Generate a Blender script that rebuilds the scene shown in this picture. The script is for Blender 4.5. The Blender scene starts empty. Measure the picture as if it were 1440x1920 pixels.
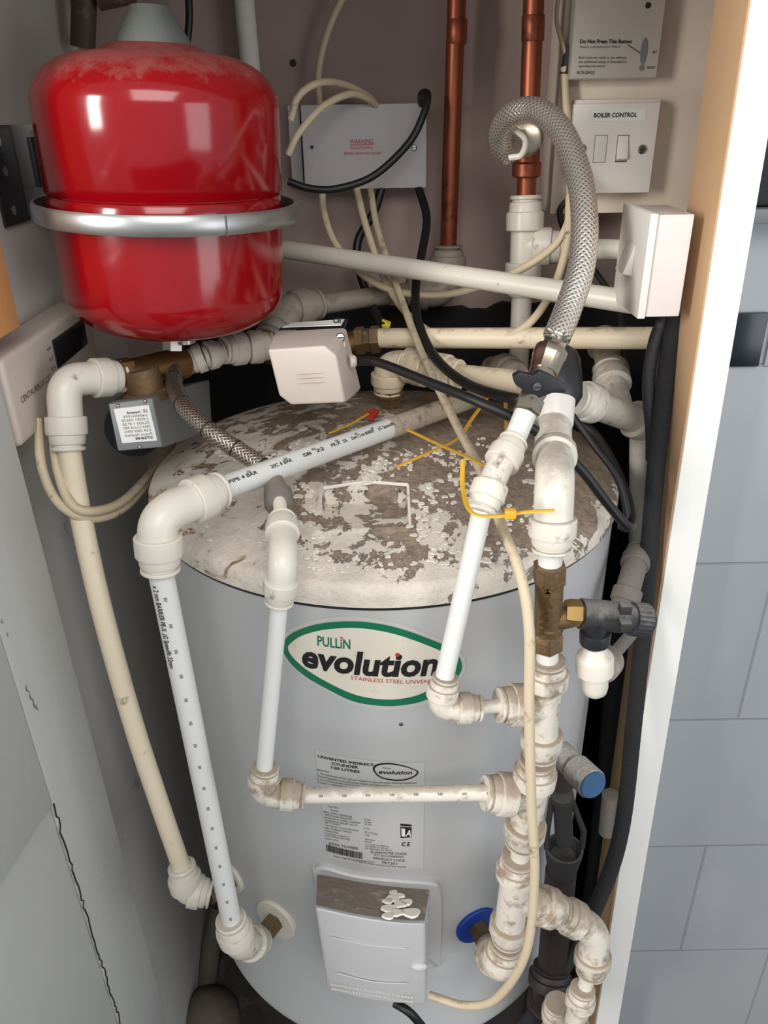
import bpy, bmesh, math, random
from mathutils import Vector, Matrix, noise
random.seed(7)
C = bpy.context.scene.collection
V = Vector
PI = math.pi
# ------------------------------------------------------------------ camera
FPX = 1480.0
PITCH, ROLL = math.radians(27.3), math.radians(1.0)
CAM = V((0, 0, 1.35))
FW = V((0, math.cos(PITCH), -math.sin(PITCH)))
R0 = V((1, 0, 0)); U0 = V((0, math.sin(PITCH), math.cos(PITCH)))
RT = (R0*math.cos(ROLL) - U0*math.sin(ROLL)); UP = (U0*math.cos(ROLL) + R0*math.sin(ROLL))
cd = bpy.data.cameras.new('camera'); cam = bpy.data.objects.new('camera', cd); C.objects.link(cam)
M = Matrix.Identity(4)
for i in range(3):
    M[i][0] = RT[i]; M[i][1] = UP[i]; M[i][2] = -FW[i]; M[i][3] = CAM[i]
cam.matrix_world = M
cd.sensor_fit = 'VERTICAL'; cd.sensor_height = 36; cd.lens = FPX/1920*36; cd.clip_start = 0.01
bpy.context.scene.camera = cam
# ------------------------------------------------------------------ light and exposure
vs = bpy.context.scene.view_settings
vs.view_transform = 'Standard'; vs.look = 'None'; vs.gamma = 1; vs.use_curve_mapping = False
vs.exposure = 0.0
wd = bpy.data.worlds.new('room_light'); bpy.context.scene.world = wd; wd.use_nodes = True
bg = wd.node_tree.nodes['Background']; bg.inputs[0].default_value = (.88, .94, 1, 1); bg.inputs[1].default_value = .58
def area(name, loc, target, sx, sy, power, col):
    l = bpy.data.lights.new(name, 'AREA'); l.shape = 'RECTANGLE'; l.size = sx; l.size_y = sy; l.energy = power; l.color = col
    o = bpy.data.objects.new(name, l); C.objects.link(o); o.location = loc
    o.rotation_euler = (V(target)-V(loc)).to_track_quat('-Z', 'Y').to_euler(); return o
area('ceiling_light', (.15, -.75, 2.1), (.1, .7, .8), 1.1, .8, 17, (1, .97, .93))
area('window_light', (-1.55, -.75, 1.62), (.1, .8, 1.2), .40, 1.0, 38, (1, .97, .92))
area('right_fill', (1.4, -.7, 1.1), (-.2, .6, .8), .8, 1.2, 10, (.92, .96, 1))  # fill light added from the right for the door and left wall

# ------------------------------------------------------------------ pixel -> world helpers
def ray(px, py):
    return FW + RT*((px-720)/FPX) + UP*((960-py)/FPX)
def P(px, py, Y):
    r = ray(px, py); return CAM + r*(Y/r.y)
def PX(px, py, X):
    r = ray(px, py); return CAM + r*(X/r.x)
def PZ(px, py, Z):
    r = ray(px, py); return CAM + r*((Z-CAM.z)/r.z)
def dep(p): return (p-CAM).dot(FW)
def RW(w, p): return w/2*dep(p)/FPX
# ------------------------------------------------------------------ materials
def srgb(r, g, b):
    f = lambda c: (c/255/12.92 if c/255 <= .04045 else ((c/255+.055)/1.055)**2.4)
    return (f(r), f(g), f(b), 1)
MAT = {}
def mat(name, col, rough=.5, metal=0, dirt=None, dirt_amt=0, dscale=30, bump=0, bscale=200, dust=0, dustcol=None, coat=0, var=.06, spec=.5, aniso=0):
    m = bpy.data.materials.new(name); m.use_nodes = True; nt = m.node_tree; N = nt.nodes; L = nt.links
    b = N['Principled BSDF']; b.inputs['Roughness'].default_value = rough; b.inputs['Metallic'].default_value = metal
    b.inputs['Coat Weight'].default_value = coat; b.inputs['Coat Roughness'].default_value = .08; b.inputs['Specular IOR Level'].default_value = spec
    tc = N.new('ShaderNodeTexCoord')
    geo = N.new('ShaderNodeNewGeometry')
    n0 = N.new('ShaderNodeTexNoise'); n0.inputs['Scale'].default_value = 6; n0.inputs['Detail'].default_value = 4
    L.new(geo.outputs['Position'], n0.inputs['Vector'])
    hsv = N.new('ShaderNodeHueSaturation'); hsv.inputs['Color'].default_value = col
    mr = N.new('ShaderNodeMapRange'); mr.inputs['To Min'].default_value = 1-var; mr.inputs['To Max'].default_value = 1+var
    L.new(n0.outputs['Fac'], mr.inputs['Value']); L.new(mr.outputs['Result'], hsv.inputs['Value'])
    out = hsv.outputs['Color']
    if dirt_amt > 0:
        n1 = N.new('ShaderNodeTexNoise'); n1.inputs['Scale'].default_value = dscale; n1.inputs['Detail'].default_value = 8; n1.inputs['Roughness'].default_value = .65
        L.new(geo.outputs['Position'], n1.inputs['Vector'])
        r1 = N.new('ShaderNodeMapRange'); r1.inputs['From Min'].default_value = .72-dirt_amt*.35; r1.inputs['From Max'].default_value = .80-dirt_amt*.25
        L.new(n1.outputs['Fac'], r1.inputs['Value'])
        mx = N.new('ShaderNodeMix'); mx.data_type = 'RGBA'; L.new(r1.outputs['Result'], mx.inputs['Factor'])
        L.new(out, mx.inputs['A']); mx.inputs['B'].default_value = dirt or srgb(120, 105, 90); out = mx.outputs['Result']
    if dust > 0:   # settled dust on whatever faces up
        sx = N.new('ShaderNodeSeparateXYZ'); L.new(geo.outputs['Normal'], sx.inputs[0])
        n2 = N.new('ShaderNodeTexNoise'); n2.inputs['Scale'].default_value = 60; n2.inputs['Detail'].default_value = 7; n2.inputs['Roughness'].default_value = .7
        L.new(geo.outputs['Position'], n2.inputs['Vector'])
        ad = N.new('ShaderNodeMath'); ad.operation = 'MULTIPLY_ADD'; L.new(n2.outputs['Fac'], ad.inputs[0]); ad.inputs[1].default_value = 1.6; L.new(sx.outputs['Z'], ad.inputs[2])
        r2 = N.new('ShaderNodeMapRange'); r2.inputs['From Min'].default_value = 1.75-dust*.9; r2.inputs['From Max'].default_value = 1.95-dust*.6; r2.inputs['To Max'].default_value = min(1, .5+dust*.5)
        L.new(ad.outputs[0], r2.inputs['Value'])
        mx = N.new('ShaderNodeMix'); mx.data_type = 'RGBA'; L.new(r2.outputs['Result'], mx.inputs['Factor'])
        L.new(out, mx.inputs['A']); mx.inputs['B'].default_value = dustcol or srgb(150, 136, 122); out = mx.outputs['Result']
        r3 = N.new('ShaderNodeMapRange'); r3.inputs['To Min'].default_value = rough; r3.inputs['To Max'].default_value = .95
        L.new(r2.outputs['Result'], r3.inputs['Value']); L.new(r3.outputs['Result'], b.inputs['Roughness'])
    L.new(out, b.inputs['Base Color'])
    if bump > 0:
        n3 = N.new('ShaderNodeTexNoise'); n3.inputs['Scale'].default_value = bscale; n3.inputs['Detail'].default_value = 4
        L.new(geo.outputs['Position'], n3.inputs['Vector'])
        bp = N.new('ShaderNodeBump'); bp.inputs['Strength'].default_value = bump; bp.inputs['Distance'].default_value = .002
        L.new(n3.outputs['Fac'], bp.inputs['Height']); L.new(bp.outputs['Normal'], b.inputs['Normal'])
    MAT[name] = m; return m
mat('white_plastic', srgb(212, 205, 192), .35, dirt_amt=.25, dscale=45)
mat('clean_pipe', srgb(212, 211, 207), .3, dirt_amt=.12, dscale=70)
mat('warm_pipe', srgb(224, 208, 180), .35, dirt_amt=.3, dscale=40, dust=.15)
mat('cream_pipe', srgb(222, 208, 182), .4, dirt_amt=.25, dscale=35)
mat('dusty_plastic', srgb(206, 198, 186), .4, dirt_amt=.62, dscale=60, dust=.78, dustcol=srgb(150, 134, 116), dirt=srgb(138, 122, 104), bump=.2)
mat('half_dusty_plastic', srgb(210, 203, 191), .35, dirt_amt=.35, dscale=50, dust=.35, dustcol=srgb(160, 146, 130), bump=.1)
mat('grey_dusty_plastic', srgb(150, 140, 129), .6, dirt_amt=.5, dscale=50, dust=.7, dustcol=srgb(128, 116, 104), bump=.3)
mat('cylinder_shell', srgb(180, 180, 180), .38, dirt_amt=.05, dscale=25, var=.03)
mat('wall_paint', srgb(166, 146, 140), .85, dirt_amt=.12, dscale=9, bump=.15, bscale=60, dirt=srgb(120, 100, 92))
mat('side_wall_paint', srgb(212, 209, 203), .8, dirt_amt=.1, dscale=8, bump=.1, bscale=60, dirt=srgb(115, 108, 100))
mat('door_paint', srgb(180, 180, 176), .5, dirt_amt=.12, dscale=14, bump=.12, bscale=90, dirt=srgb(120, 112, 96))
mat('jamb_paint', srgb(240, 238, 232), .5, dirt_amt=.18, dscale=30, bump=.1)
mat('bare_board', srgb(190, 155, 118), .7, dirt_amt=.15, dscale=12, dirt=srgb(150, 120, 90))
mat('pine', srgb(206, 150, 95), .6, dirt_amt=.35, dscale=20, dirt=srgb(176, 120, 70))
mat('concrete', srgb(58, 54, 52), .95, dirt_amt=.5, dscale=14, bump=.6, bscale=40, dirt=srgb(90, 84, 78))
mat('black_foam', srgb(34, 34, 36), .95, dirt_amt=.12, dscale=90, bump=.8, bscale=250, dirt=srgb(78, 76, 74))
mat('black_sheet', srgb(20, 19, 20), .85, bump=.5, bscale=60)
mat('black_rubber', srgb(18, 18, 19), .45, dirt_amt=.08, dscale=120, dirt=srgb(60, 56, 52))
mat('black_dust', srgb(32, 31, 31), .8, dust=.3, dustcol=srgb(84, 80, 76), dirt_amt=.2, dirt=srgb(60, 56, 52))
mat('black_plastic', srgb(30, 32, 36), .4)
mat('dusty_black', srgb(42, 42, 44), .6, dust=.6, dustcol=srgb(122, 118, 112), dirt_amt=.25, dscale=120, dirt=srgb(96, 92, 88), bump=.3)
mat('beige_cable', srgb(205, 188, 158), .5, dirt_amt=.25, dscale=50)
mat('dusty_cable', srgb(196, 180, 152), .55, dirt_amt=.4, dscale=60, dust=.25, dirt=srgb(120, 108, 92))
mat('red_enamel', srgb(134, 3, 14), .15, dust=.40, dustcol=srgb(132, 66, 60), coat=.15, var=.04)
mat('grey_cap', srgb(92, 96, 92), .7)
mat('galvanised', srgb(170, 170, 168), .36, .9, dirt_amt=.3, dscale=40, dirt=srgb(120, 120, 118))
mat('steel', srgb(200, 196, 190), .22, 1)
mat('nickel', srgb(176, 164, 148), .28, 1, dirt_amt=.3, dscale=70, dirt=srgb(110, 98, 84))
mat('brass', srgb(124, 94, 56), .42, .85, dirt_amt=.35, dscale=70, dirt=srgb(84, 66, 46))
mat('old_brass', srgb(112, 90, 62), .55, .6, dirt_amt=.4, dscale=60, dirt=srgb(84, 70, 52), dust=.3, dustcol=srgb(120, 106, 86), bump=.3)
mat('bright_brass', srgb(150, 122, 76), .5, .8, dirt_amt=.3, dirt=srgb(100, 82, 54))
mat('copper', srgb(150, 84, 60), .42, .8, dirt_amt=.45, dscale=22, dirt=srgb(92, 52, 38))
mat('brown_pipe', srgb(86, 66, 58), .6, dirt_amt=.4)
mat('dark_pipe', srgb(40, 32, 29), .6, dirt_amt=.3, dirt=srgb(70, 60, 54))
mat('switch_white', srgb(222, 216, 208), .35, var=.03)
mat('pattress', srgb(216, 204, 198), .4, var=.03, dust=.3)
mat('box_grey_white', srgb(180, 176, 176), .4, var=.03)
mat('actuator_white', srgb(204, 191, 180), .42, var=.03)
mat('silver_plastic', srgb(190, 182, 172), .28, .25, var=.03)
mat('metal_case', srgb(120, 122, 122), .5, .35, dirt_amt=.15)
mat('label_white', srgb(226, 224, 220), .4, var=.02)
mat('clear_label', srgb(188, 187, 184), .3, var=.02)
mat('sticker_cream', srgb(222, 214, 198), .3, dirt_amt=.3, dscale=22, dirt=srgb(196, 182, 156), var=.03)
mat('ink_green', srgb(22, 110, 78), .35, var=.03)
mat('ink_black', srgb(26, 25, 26), .5, var=.02)
mat('ink_grey', srgb(78, 76, 76), .6, var=.02)
mat('ink_red', srgb(180, 50, 50), .5, var=.02)
mat('yellow_tie', srgb(216, 166, 48), .4, dirt_amt=.2)
mat('red_tag', srgb(176, 44, 34), .6)
mat('yellow_sleeve', srgb(214, 196, 50), .5)
mat('dark_dusty', srgb(112, 106, 100), .8, dirt_amt=.4, dust=.4, dustcol=srgb(120, 112, 104), bump=.4)
mat('blue_plastic', srgb(24, 60, 150), .4, dirt_amt=.1)
mat('blue_cap', srgb(50, 88, 124), .5, dirt_amt=.3)
mat('dusty_valve', srgb(110, 106, 102), .8, dust=.8, dustcol=srgb(178, 172, 164), dirt_amt=.3, dscale=80, bump=.9, bscale=300)
mat('cover_plastic', srgb(184, 183, 183), .4, var=.02, dust=0)
mat('cover_dust', srgb(128, 116, 106), .95, dirt_amt=.5, dscale=60, dirt=srgb(160, 148, 136), bump=.6, bscale=300)
mat('plaster', srgb(232, 224, 213), .9, dirt_amt=.25, dscale=80, bump=.3)
mat('display_dark', srgb(38, 36, 36), .15)
mat('tile_black', srgb(16, 24, 30), .25)
mat('rubble', srgb(96, 88, 80), .95, dirt_amt=.5, bump=1, bscale=60)

def lid_material():
    m = bpy.data.materials.new('flaking_lid'); m.use_nodes = True; nt = m.node_tree; N = nt.nodes; L = nt.links
    b = N['Principled BSDF']; b.inputs['Roughness'].default_value = .75
    geo = N.new('ShaderNodeNewGeometry'); sp = N.new('ShaderNodeSeparateXYZ'); L.new(geo.outputs['Position'], sp.inputs[0])
    def noise_(s, d, r, dist=0):
        n = N.new('ShaderNodeTexNoise'); n.inputs['Scale'].default_value = s; n.inputs['Detail'].default_value = d; n.inputs['Roughness'].default_value = r; n.inputs['Distortion'].default_value = dist
        L.new(geo.outputs['Position'], n.inputs['Vector']); return n.outputs['Fac']
    def math_(op, a, b_, c=None):
        n = N.new('ShaderNodeMath'); n.operation = op
        for i, x in enumerate((a, b_, c)):
            if x is None: continue
            if isinstance(x, (int, float)): n.inputs[i].default_value = x
            else: L.new(x, n.inputs[i])
        return n.outputs[0]
    def rng(v, a, b_, c=0, d=1):
        n = N.new('ShaderNodeMapRange'); L.new(v, n.inputs['Value']); n.inputs['From Min'].default_value = a; n.inputs['From Max'].default_value = b_
        n.inputs['To Min'].default_value = c; n.inputs['To Max'].default_value = d; return n.outputs['Result']
    def mix(f, a, b_):
        n = N.new('ShaderNodeMix'); n.data_type = 'RGBA'; L.new(f, n.inputs['Factor'])
        for k, x in (('A', a), ('B', b_)):
            if isinstance(x, tuple): n.inputs[k].default_value = x
            else: L.new(x, n.inputs[k])
        return n.outputs['Result']
    # more bare grime towards the right and the back, cleaner to the left and near the rim
    gx = rng(sp.outputs['X'], -.13, .14, -.10, .10); gy = rng(sp.outputs['Y'], .53, .85, .0, .09)
    f = math_('MULTIPLY_ADD', noise_(80, 9, .7, .8), .30, math_('MULTIPLY', noise_(26, 9, .62, .9), .75)); f = math_('ADD', f, gx); f = math_('ADD', f, gy)
    cx = math_('MULTIPLY', sp.outputs['X'], sp.outputs['X']); dy = math_('SUBTRACT', sp.outputs['Y'], .75); rr = math_('SQRT', math_('ADD', cx, math_('MULTIPLY', dy, dy)), 0)
    f = math_('ADD', f, rng(rr, .210, .232, 0, -.14))
    mask = rng(f, .522, .542)
    dustc = mix(rng(noise_(150, 8, .8), .35, .65), srgb(126, 106, 90), srgb(184, 165, 147))
    paint = mix(rng(noise_(60, 8, .8), .45, .70), srgb(244, 234, 220), srgb(226, 211, 192))
    col = mix(mask, paint, dustc)
    rust = math_('MULTIPLY', rng(noise_(26, 7, .7, 1.0), .56, .62), rng(sp.outputs['X'], -.06, -.12, 0, 1))
    col = mix(rust, col, srgb(150, 108, 66))
    L.new(col, b.inputs['Base Color'])
    h = math_('MULTIPLY', mask, -1.2); h = math_('MULTIPLY_ADD', noise_(110, 8, .75), 1.1, h); h = math_('MULTIPLY_ADD', noise_(28, 5, .6), 1.2, h)
    bp = N.new('ShaderNodeBump'); bp.inputs['Strength'].default_value = .9; bp.inputs['Distance'].default_value = .003
    L.new(h, bp.inputs['Height']); L.new(bp.outputs['Normal'], b.inputs['Normal'])
    MAT['flaking_lid'] = m
lid_material()
def braid_material(name, c1, c2):
    m = bpy.data.materials.new(name); m.use_nodes = True; nt = m.node_tree; N = nt.nodes; L = nt.links
    b = N['Principled BSDF']; b.inputs['Metallic'].default_value = .85; b.inputs['Roughness'].default_value = .33
    uv = N.new('ShaderNodeUVMap'); sp = N.new('ShaderNodeSeparateXYZ'); L.new(uv.outputs[0], sp.inputs[0])
    def m_(op, a, b_):
        n = N.new('ShaderNodeMath'); n.operation = op
        for i, x in enumerate((a, b_)):
            if isinstance(x, (int, float)): n.inputs[i].default_value = x
            else: L.new(x, n.inputs[i])
        return n.outputs[0]
    a = m_('SINE', m_('MULTIPLY', m_('ADD', sp.outputs['X'], sp.outputs['Y']), 2*PI), 0)
    c = m_('SINE', m_('MULTIPLY', m_('SUBTRACT', sp.outputs['X'], sp.outputs['Y']), 2*PI), 0)
    h = m_('MAXIMUM', a, c)
    cr = N.new('ShaderNodeMapRange'); cr.inputs['From Min'].default_value = -.2; cr.inputs['From Max'].default_value = .9; L.new(h, cr.inputs['Value'])
    mx = N.new('ShaderNodeMix'); mx.data_type = 'RGBA'; mx.inputs['A'].default_value = c2; mx.inputs['B'].default_value = c1
    L.new(cr.outputs['Result'], mx.inputs['Factor']); L.new(mx.outputs['Result'], b.inputs['Base Color'])
    bp = N.new('ShaderNodeBump'); bp.inputs['Strength'].default_value = .6; bp.inputs['Distance'].default_value = .0004
    L.new(h, bp.inputs['Height']); L.new(bp.outputs['Normal'], b.inputs['Normal']); MAT[name] = m
braid_material('braid_steel', srgb(240, 234, 226), srgb(178, 170, 160))
braid_material('braid_grey', srgb(178, 168, 154), srgb(100, 92, 84))
def tile_material():
    m = bpy.data.materials.new('tiles'); m.use_nodes = True; nt = m.node_tree; N = nt.nodes; L = nt.links
    b = N['Principled BSDF']; b.inputs['Roughness'].default_value = .3
    geo = N.new('ShaderNodeNewGeometry'); mp = N.new('ShaderNodeVectorMath'); mp.operation = 'MULTIPLY'
    sp = N.new('ShaderNodeSeparateXYZ'); cb = N.new('ShaderNodeCombineXYZ'); L.new(geo.outputs['Position'], sp.inputs[0])
    ax = N.new('ShaderNodeMath'); ax.operation = 'ADD'; ax.inputs[1].default_value = TX0; L.new(sp.outputs['X'], ax.inputs[0])
    az = N.new('ShaderNodeMath'); az.operation = 'SUBTRACT'; az.inputs[1].default_value = TZ0-TH*8; L.new(sp.outputs['Z'], az.inputs[0])
    L.new(ax.outputs[0], cb.inputs[0]); L.new(az.outputs[0], cb.inputs[1])
    br = N.new('ShaderNodeTexBrick'); br.inputs['Scale'].default_value = 1; br.inputs['Brick Width'].default_value = .25; br.inputs['Row Height'].default_value = TH
    br.inputs['Mortar Size'].default_value = .0016; br.inputs['Mortar Smooth'].default_value = .3; br.offset = .5
    br.inputs['Color1'].default_value = srgb(160, 163, 166); br.inputs['Color2'].default_value = srgb(155, 158, 161); br.inputs['Mortar'].default_value = srgb(140, 141, 141)
    L.new(cb.outputs[0], br.inputs['Vector']); L.new(br.outputs['Color'], b.inputs['Base Color'])
    bp = N.new('ShaderNodeBump'); bp.invert = True; bp.inputs['Strength'].default_value = .6; bp.inputs['Distance'].default_value = .002
    L.new(br.outputs['Fac'], bp.inputs['Height']); L.new(bp.outputs['Normal'], b.inputs['Normal']); MAT['tiles'] = m

# ------------------------------------------------------------------ mesh builder
WO = {}
class MB:
    def __init__(s): s.v = []; s.f = []; s.uv = {}
    def add(s, vs_, fs):
        n = len(s.v); s.v += [V(p) for p in vs_]; s.f += [tuple(i+n for i in f) for f in fs]; return s
    def box(s, a, b):
        x0, y0, z0 = a; x1, y1, z1 = b
        return s.add([(x0,y0,z0),(x1,y0,z0),(x1,y1,z0),(x0,y1,z0),(x0,y0,z1),(x1,y0,z1),(x1,y1,z1),(x0,y1,z1)],
                     [(0,3,2,1),(4,5,6,7),(0,1,5,4),(1,2,6,5),(2,3,7,6),(3,0,4,7)])
    def obox(s, c, ax, ay, az):   # centre and three half-axis vectors
        q = [c+ax*i+ay*j+az*k for k in (-1,1) for (i,j) in ((-1,-1),(1,-1),(1,1),(-1,1))]
        return s.add(q, [(0,3,2,1),(4,5,6,7),(0,1,5,4),(1,2,6,5),(2,3,7,6),(3,0,4,7)])
    def prism(s, pts, d):  # polygon pts (list of V), extruded by vector d
        n = len(pts); vs_ = list(pts)+[p+d for p in pts]
        return s.add(vs_, [tuple(range(n))[::-1], tuple(range(n, 2*n))]+[(i,(i+1)%n,n+(i+1)%n,n+i) for i in range(n)])
    def lathe(s, A, B, prof, seg=32, ribs=0, ribh=0, r0=0, r1=0, hexn=None, up=None):
        # prof: (t in metres from A, radius)
        ax = (B-A).normalized(); h = up or (V((0,0,1)) if abs(ax.z) < .9 else V((1,0,0)))
        e1 = ax.cross(h).normalized(); e2 = ax.cross(e1)
        n0 = len(s.v)
        for t, r in prof:
            for k in range(seg):
                a = 2*PI*k/seg; rr = r
                if ribs and r0 <= t <= r1: rr = r + ribh*(1 if math.cos(a*ribs) > .25 else 0)
                if hexn: rr = r*math.cos(PI/hexn)/math.cos((a % (2*PI/hexn))-PI/hexn)
                s.v.append(A+ax*t+(e1*math.cos(a)+e2*math.sin(a))*rr)
        m = len(prof)
        for i in range(m-1):
            for k in range(seg):
                k2 = (k+1) % seg
                s.f.append((n0+i*seg+k, n0+(i+1)*seg+k, n0+(i+1)*seg+k2, n0+i*seg+k2))
        s.f.append(tuple(n0+k for k in range(seg))); s.f.append(tuple(n0+(m-1)*seg+k for k in reversed(range(seg))))
        return s
    def tube(s, pts, r, seg=20, closed=False, flat=1, uvs=None):
        pts = [V(p) for p in pts]; n = len(pts); n0 = len(s.v)
        rf = r if callable(r) else (lambda t: r)
        T = []
        for i in range(n):
            a = pts[max(0, i-1)]; b = pts[min(n-1, i+1)]
            if closed: a = pts[(i-1) % n]; b = pts[(i+1) % n]
            T.append((b-a).normalized())
        e = T[0].cross(V((0,0,1)) if abs(T[0].z) < .9 else V((1,0,0))).normalized()
        ln = 0
        for i in range(n):
            e = (e-T[i]*e.dot(T[i])).normalized(); e2 = T[i].cross(e)
            if i: ln += (pts[i]-pts[i-1]).length
            rr = rf(i/(n-1))
            for k in range(seg):
                a = 2*PI*k/seg
                if uvs: s.uv[len(s.v)] = (k/seg, ln)
                s.v.append(pts[i]+e*math.cos(a)*rr+e2*math.sin(a)*rr*flat)
        for i in range(n if closed else n-1):
            for k in range(seg):
                i2 = (i+1) % n; k2 = (k+1) % seg
                s.f.append((n0+i*seg+k, n0+i*seg+k2, n0+i2*seg+k2, n0+i2*seg+k))
        if not closed:
            s.f.append(tuple(n0+k for k in reversed(range(seg)))); s.f.append(tuple(n0+(n-1)*seg+k for k in range(seg)))
        return s
    def sphere(s, c, r, seg=24, rings=14, sc=(1,1,1)):
        n0 = len(s.v)
        for i in range(rings+1):
            th = PI*i/rings
            for k in range(seg):
                a = 2*PI*k/seg
                s.v.append(c+V((math.sin(th)*math.cos(a)*r*sc[0], math.sin(th)*math.sin(a)*r*sc[1], math.cos(th)*r*sc[2])))
        for i in range(rings):
            for k in range(seg):
                k2 = (k+1) % seg; s.f.append((n0+i*seg+k, n0+(i+1)*seg+k, n0+(i+1)*seg+k2, n0+i*seg+k2))
        return s
    def build(s, name, m, parent=None, bevel=0, bseg=2, smooth=35, base=None, recalc=True):
        me = bpy.data.meshes.new(name); o = bpy.data.objects.new(name, me); C.objects.link(o)
        if parent is None:
            if base is None:
                mn = V([min(v[i] for v in s.v) for i in range(3)]); mx = V([max(v[i] for v in s.v) for i in range(3)])
                base = V(((mn.x+mx.x)/2, (mn.y+mx.y)/2, mn.z))
            o.location = base; w = base
        else:
            o.parent = parent; w = WO[parent.name]
        WO[o.name] = w
        me.from_pydata([v-w for v in s.v], [], s.f)
        bm = bmesh.new(); bm.from_mesh(me)
        if s.uv:
            ul = bm.loops.layers.uv.new('UVMap'); bm.verts.ensure_lookup_table()
            K = s.uvk
            for f in bm.faces:
                us = [s.uv.get(l.vert.index, (0, 0)) for l in f.loops]
                wrap = max(u[0] for u in us)-min(u[0] for u in us) > .5
                for l, u in zip(f.loops, us):
                    a = u[0]+(1 if wrap and u[0] < .5 else 0); l[ul].uv = (a*K[0], u[1]*K[1])
        if not s.uv: bmesh.ops.remove_doubles(bm, verts=bm.verts, dist=1e-6)
        if bevel: bmesh.ops.bevel(bm, geom=[e for e in bm.edges if len(e.link_faces) == 2 and e.calc_face_angle(0) > .35], offset=bevel, segments=bseg, profile=.6, affect='EDGES', clamp_overlap=True)
        if recalc: bmesh.ops.recalc_face_normals(bm, faces=bm.faces)
        bm.to_mesh(me); bm.free()
        me.polygons.foreach_set('use_smooth', [True]*len(me.polygons)); me.set_sharp_from_angle(angle=math.radians(smooth))
        me.materials.append(MAT[m]); return o
def hull(pts, name, m, parent=None, bevel=.002):
    bm = bmesh.new(); 
    for p in pts: bm.verts.new(p)
    r = bmesh.ops.convex_hull(bm, input=bm.verts); bmesh.ops.dissolve_limit(bm, angle_limit=.12, verts=bm.verts, edges=bm.edges)
    b = MB(); bm.verts.ensure_lookup_table(); bm.verts.index_update()
    used = [v for v in bm.verts if v.link_faces]; ix = {v.index: i for i, v in enumerate(used)}
    b.add([v.co.copy() for v in used], [tuple(ix[v.index] for v in f.verts) for f in bm.faces]); bm.free()
    return b.build(name, m, parent, bevel=bevel, bseg=3)
def tag(o, label=None, cat=None, group=None, kind=None):
    if label: o['label'] = label
    if cat: o['category'] = cat
    if group: o['group'] = group
    if kind: o['kind'] = kind
    return o
def empty(name, loc, label=None, cat=None, group=None):
    o = bpy.data.objects.new(name, None); C.objects.link(o); o.location = loc; o.empty_display_size = .02
    WO[o.name] = V(loc); return tag(o, label, cat, group)
def cr(pts, n=10):   # Catmull-Rom
    pts = [V(p) for p in pts]; q = [pts[0]*2-pts[1]]+pts+[pts[-1]*2-pts[-2]]; out = []
    for i in range(1, len(q)-2):
        a, b, c, d = q[i-1:i+3]
        for k in range(n):
            t = k/n
            out.append(.5*((2*b)+(c-a)*t+(2*a-5*b+4*c-d)*t*t+(3*b-a-3*c+d)*t**3))
    out.append(pts[-1]); return out
def pp(L): return [a if isinstance(a, Vector) else P(*a) for a in L]
# ------------------------------------------------------------------ text
def text_data(s, bold=0, shear=0):
    cu = bpy.data.curves.new('lettering', 'FONT'); cu.body = s; cu.size = 1; cu.offset = bold; cu.shear = shear; cu.resolution_u = 3
    o = bpy.data.objects.new('lettering', cu); C.objects.link(o); bpy.context.view_layer.update()
    dg = bpy.context.evaluated_depsgraph_get(); me = o.evaluated_get(dg).to_mesh()
    vs_ = [v.co.copy() for v in me.vertices]; fs = [tuple(p.vertices) for p in me.polygons]
    o.evaluated_get(dg).to_mesh_clear(); bpy.data.objects.remove(o); bpy.data.curves.remove(cu)
    return vs_, fs
def text(s, fn, m, parent, name='lettering', bold=0, shear=0, cap=.7, mb=None):
    """fn(a, b): a 0..1 along the width, b 0..1 baseline to cap height -> point."""
    vs_, fs = text_data(s, bold, shear)
    if not vs_: return
    x0 = min(v.x for v in vs_); x1 = max(v.x for v in vs_); w = (x1-x0) or 1
    b = mb or MB(); b.add([fn((v.x-x0)/w, v.y/cap) for v in vs_], fs)
    if mb is None: return b.build(name, m, parent, recalc=False)
def plane_fn(O, X, Y): return lambda a, b: O+X*a+Y*b
# ------------------------------------------------------------------ cylinder surface mapping
CY = V((0, .75, 0)); CR = .234
def cyl(px, py):          # pixel -> (arc, z) on the cylinder shell
    r = ray(px, py); a = r.x**2+r.y**2; bb = 2*((CAM.x-CY.x)*r.x+(CAM.y-CY.y)*r.y); c = (CAM.x-CY.x)**2+(CAM.y-CY.y)**2-CR**2
    D = max(0, bb*bb-4*a*c); t = (-bb-math.sqrt(D))/(2*a); p = CAM+r*t
    return (math.atan2(p.x-CY.x, -(p.y-CY.y))*CR, p.z)
def cw(s, z, off=.0004):
    th = s/CR; R_ = CR+off; return V((CY.x+math.sin(th)*R_, CY.y-math.cos(th)*R_, z))
def cyl_text(s, p0, p1, hpx, m, parent, off=.0009, **k):
    a = cyl(*p0); b = cyl(*p1); c = cyl(p0[0], p0[1]-hpx); h = c[1]-a[1]
    dx = (b[0]-a[0], b[1]-a[1]); l = math.hypot(*dx); ny = (-dx[1]/l*h, dx[0]/l*h)
    return text(s, lambda u, v: cw(a[0]+dx[0]*u+ny[0]*v, a[1]+dx[1]*u+ny[1]*v, off), m, parent, **k)
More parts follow.
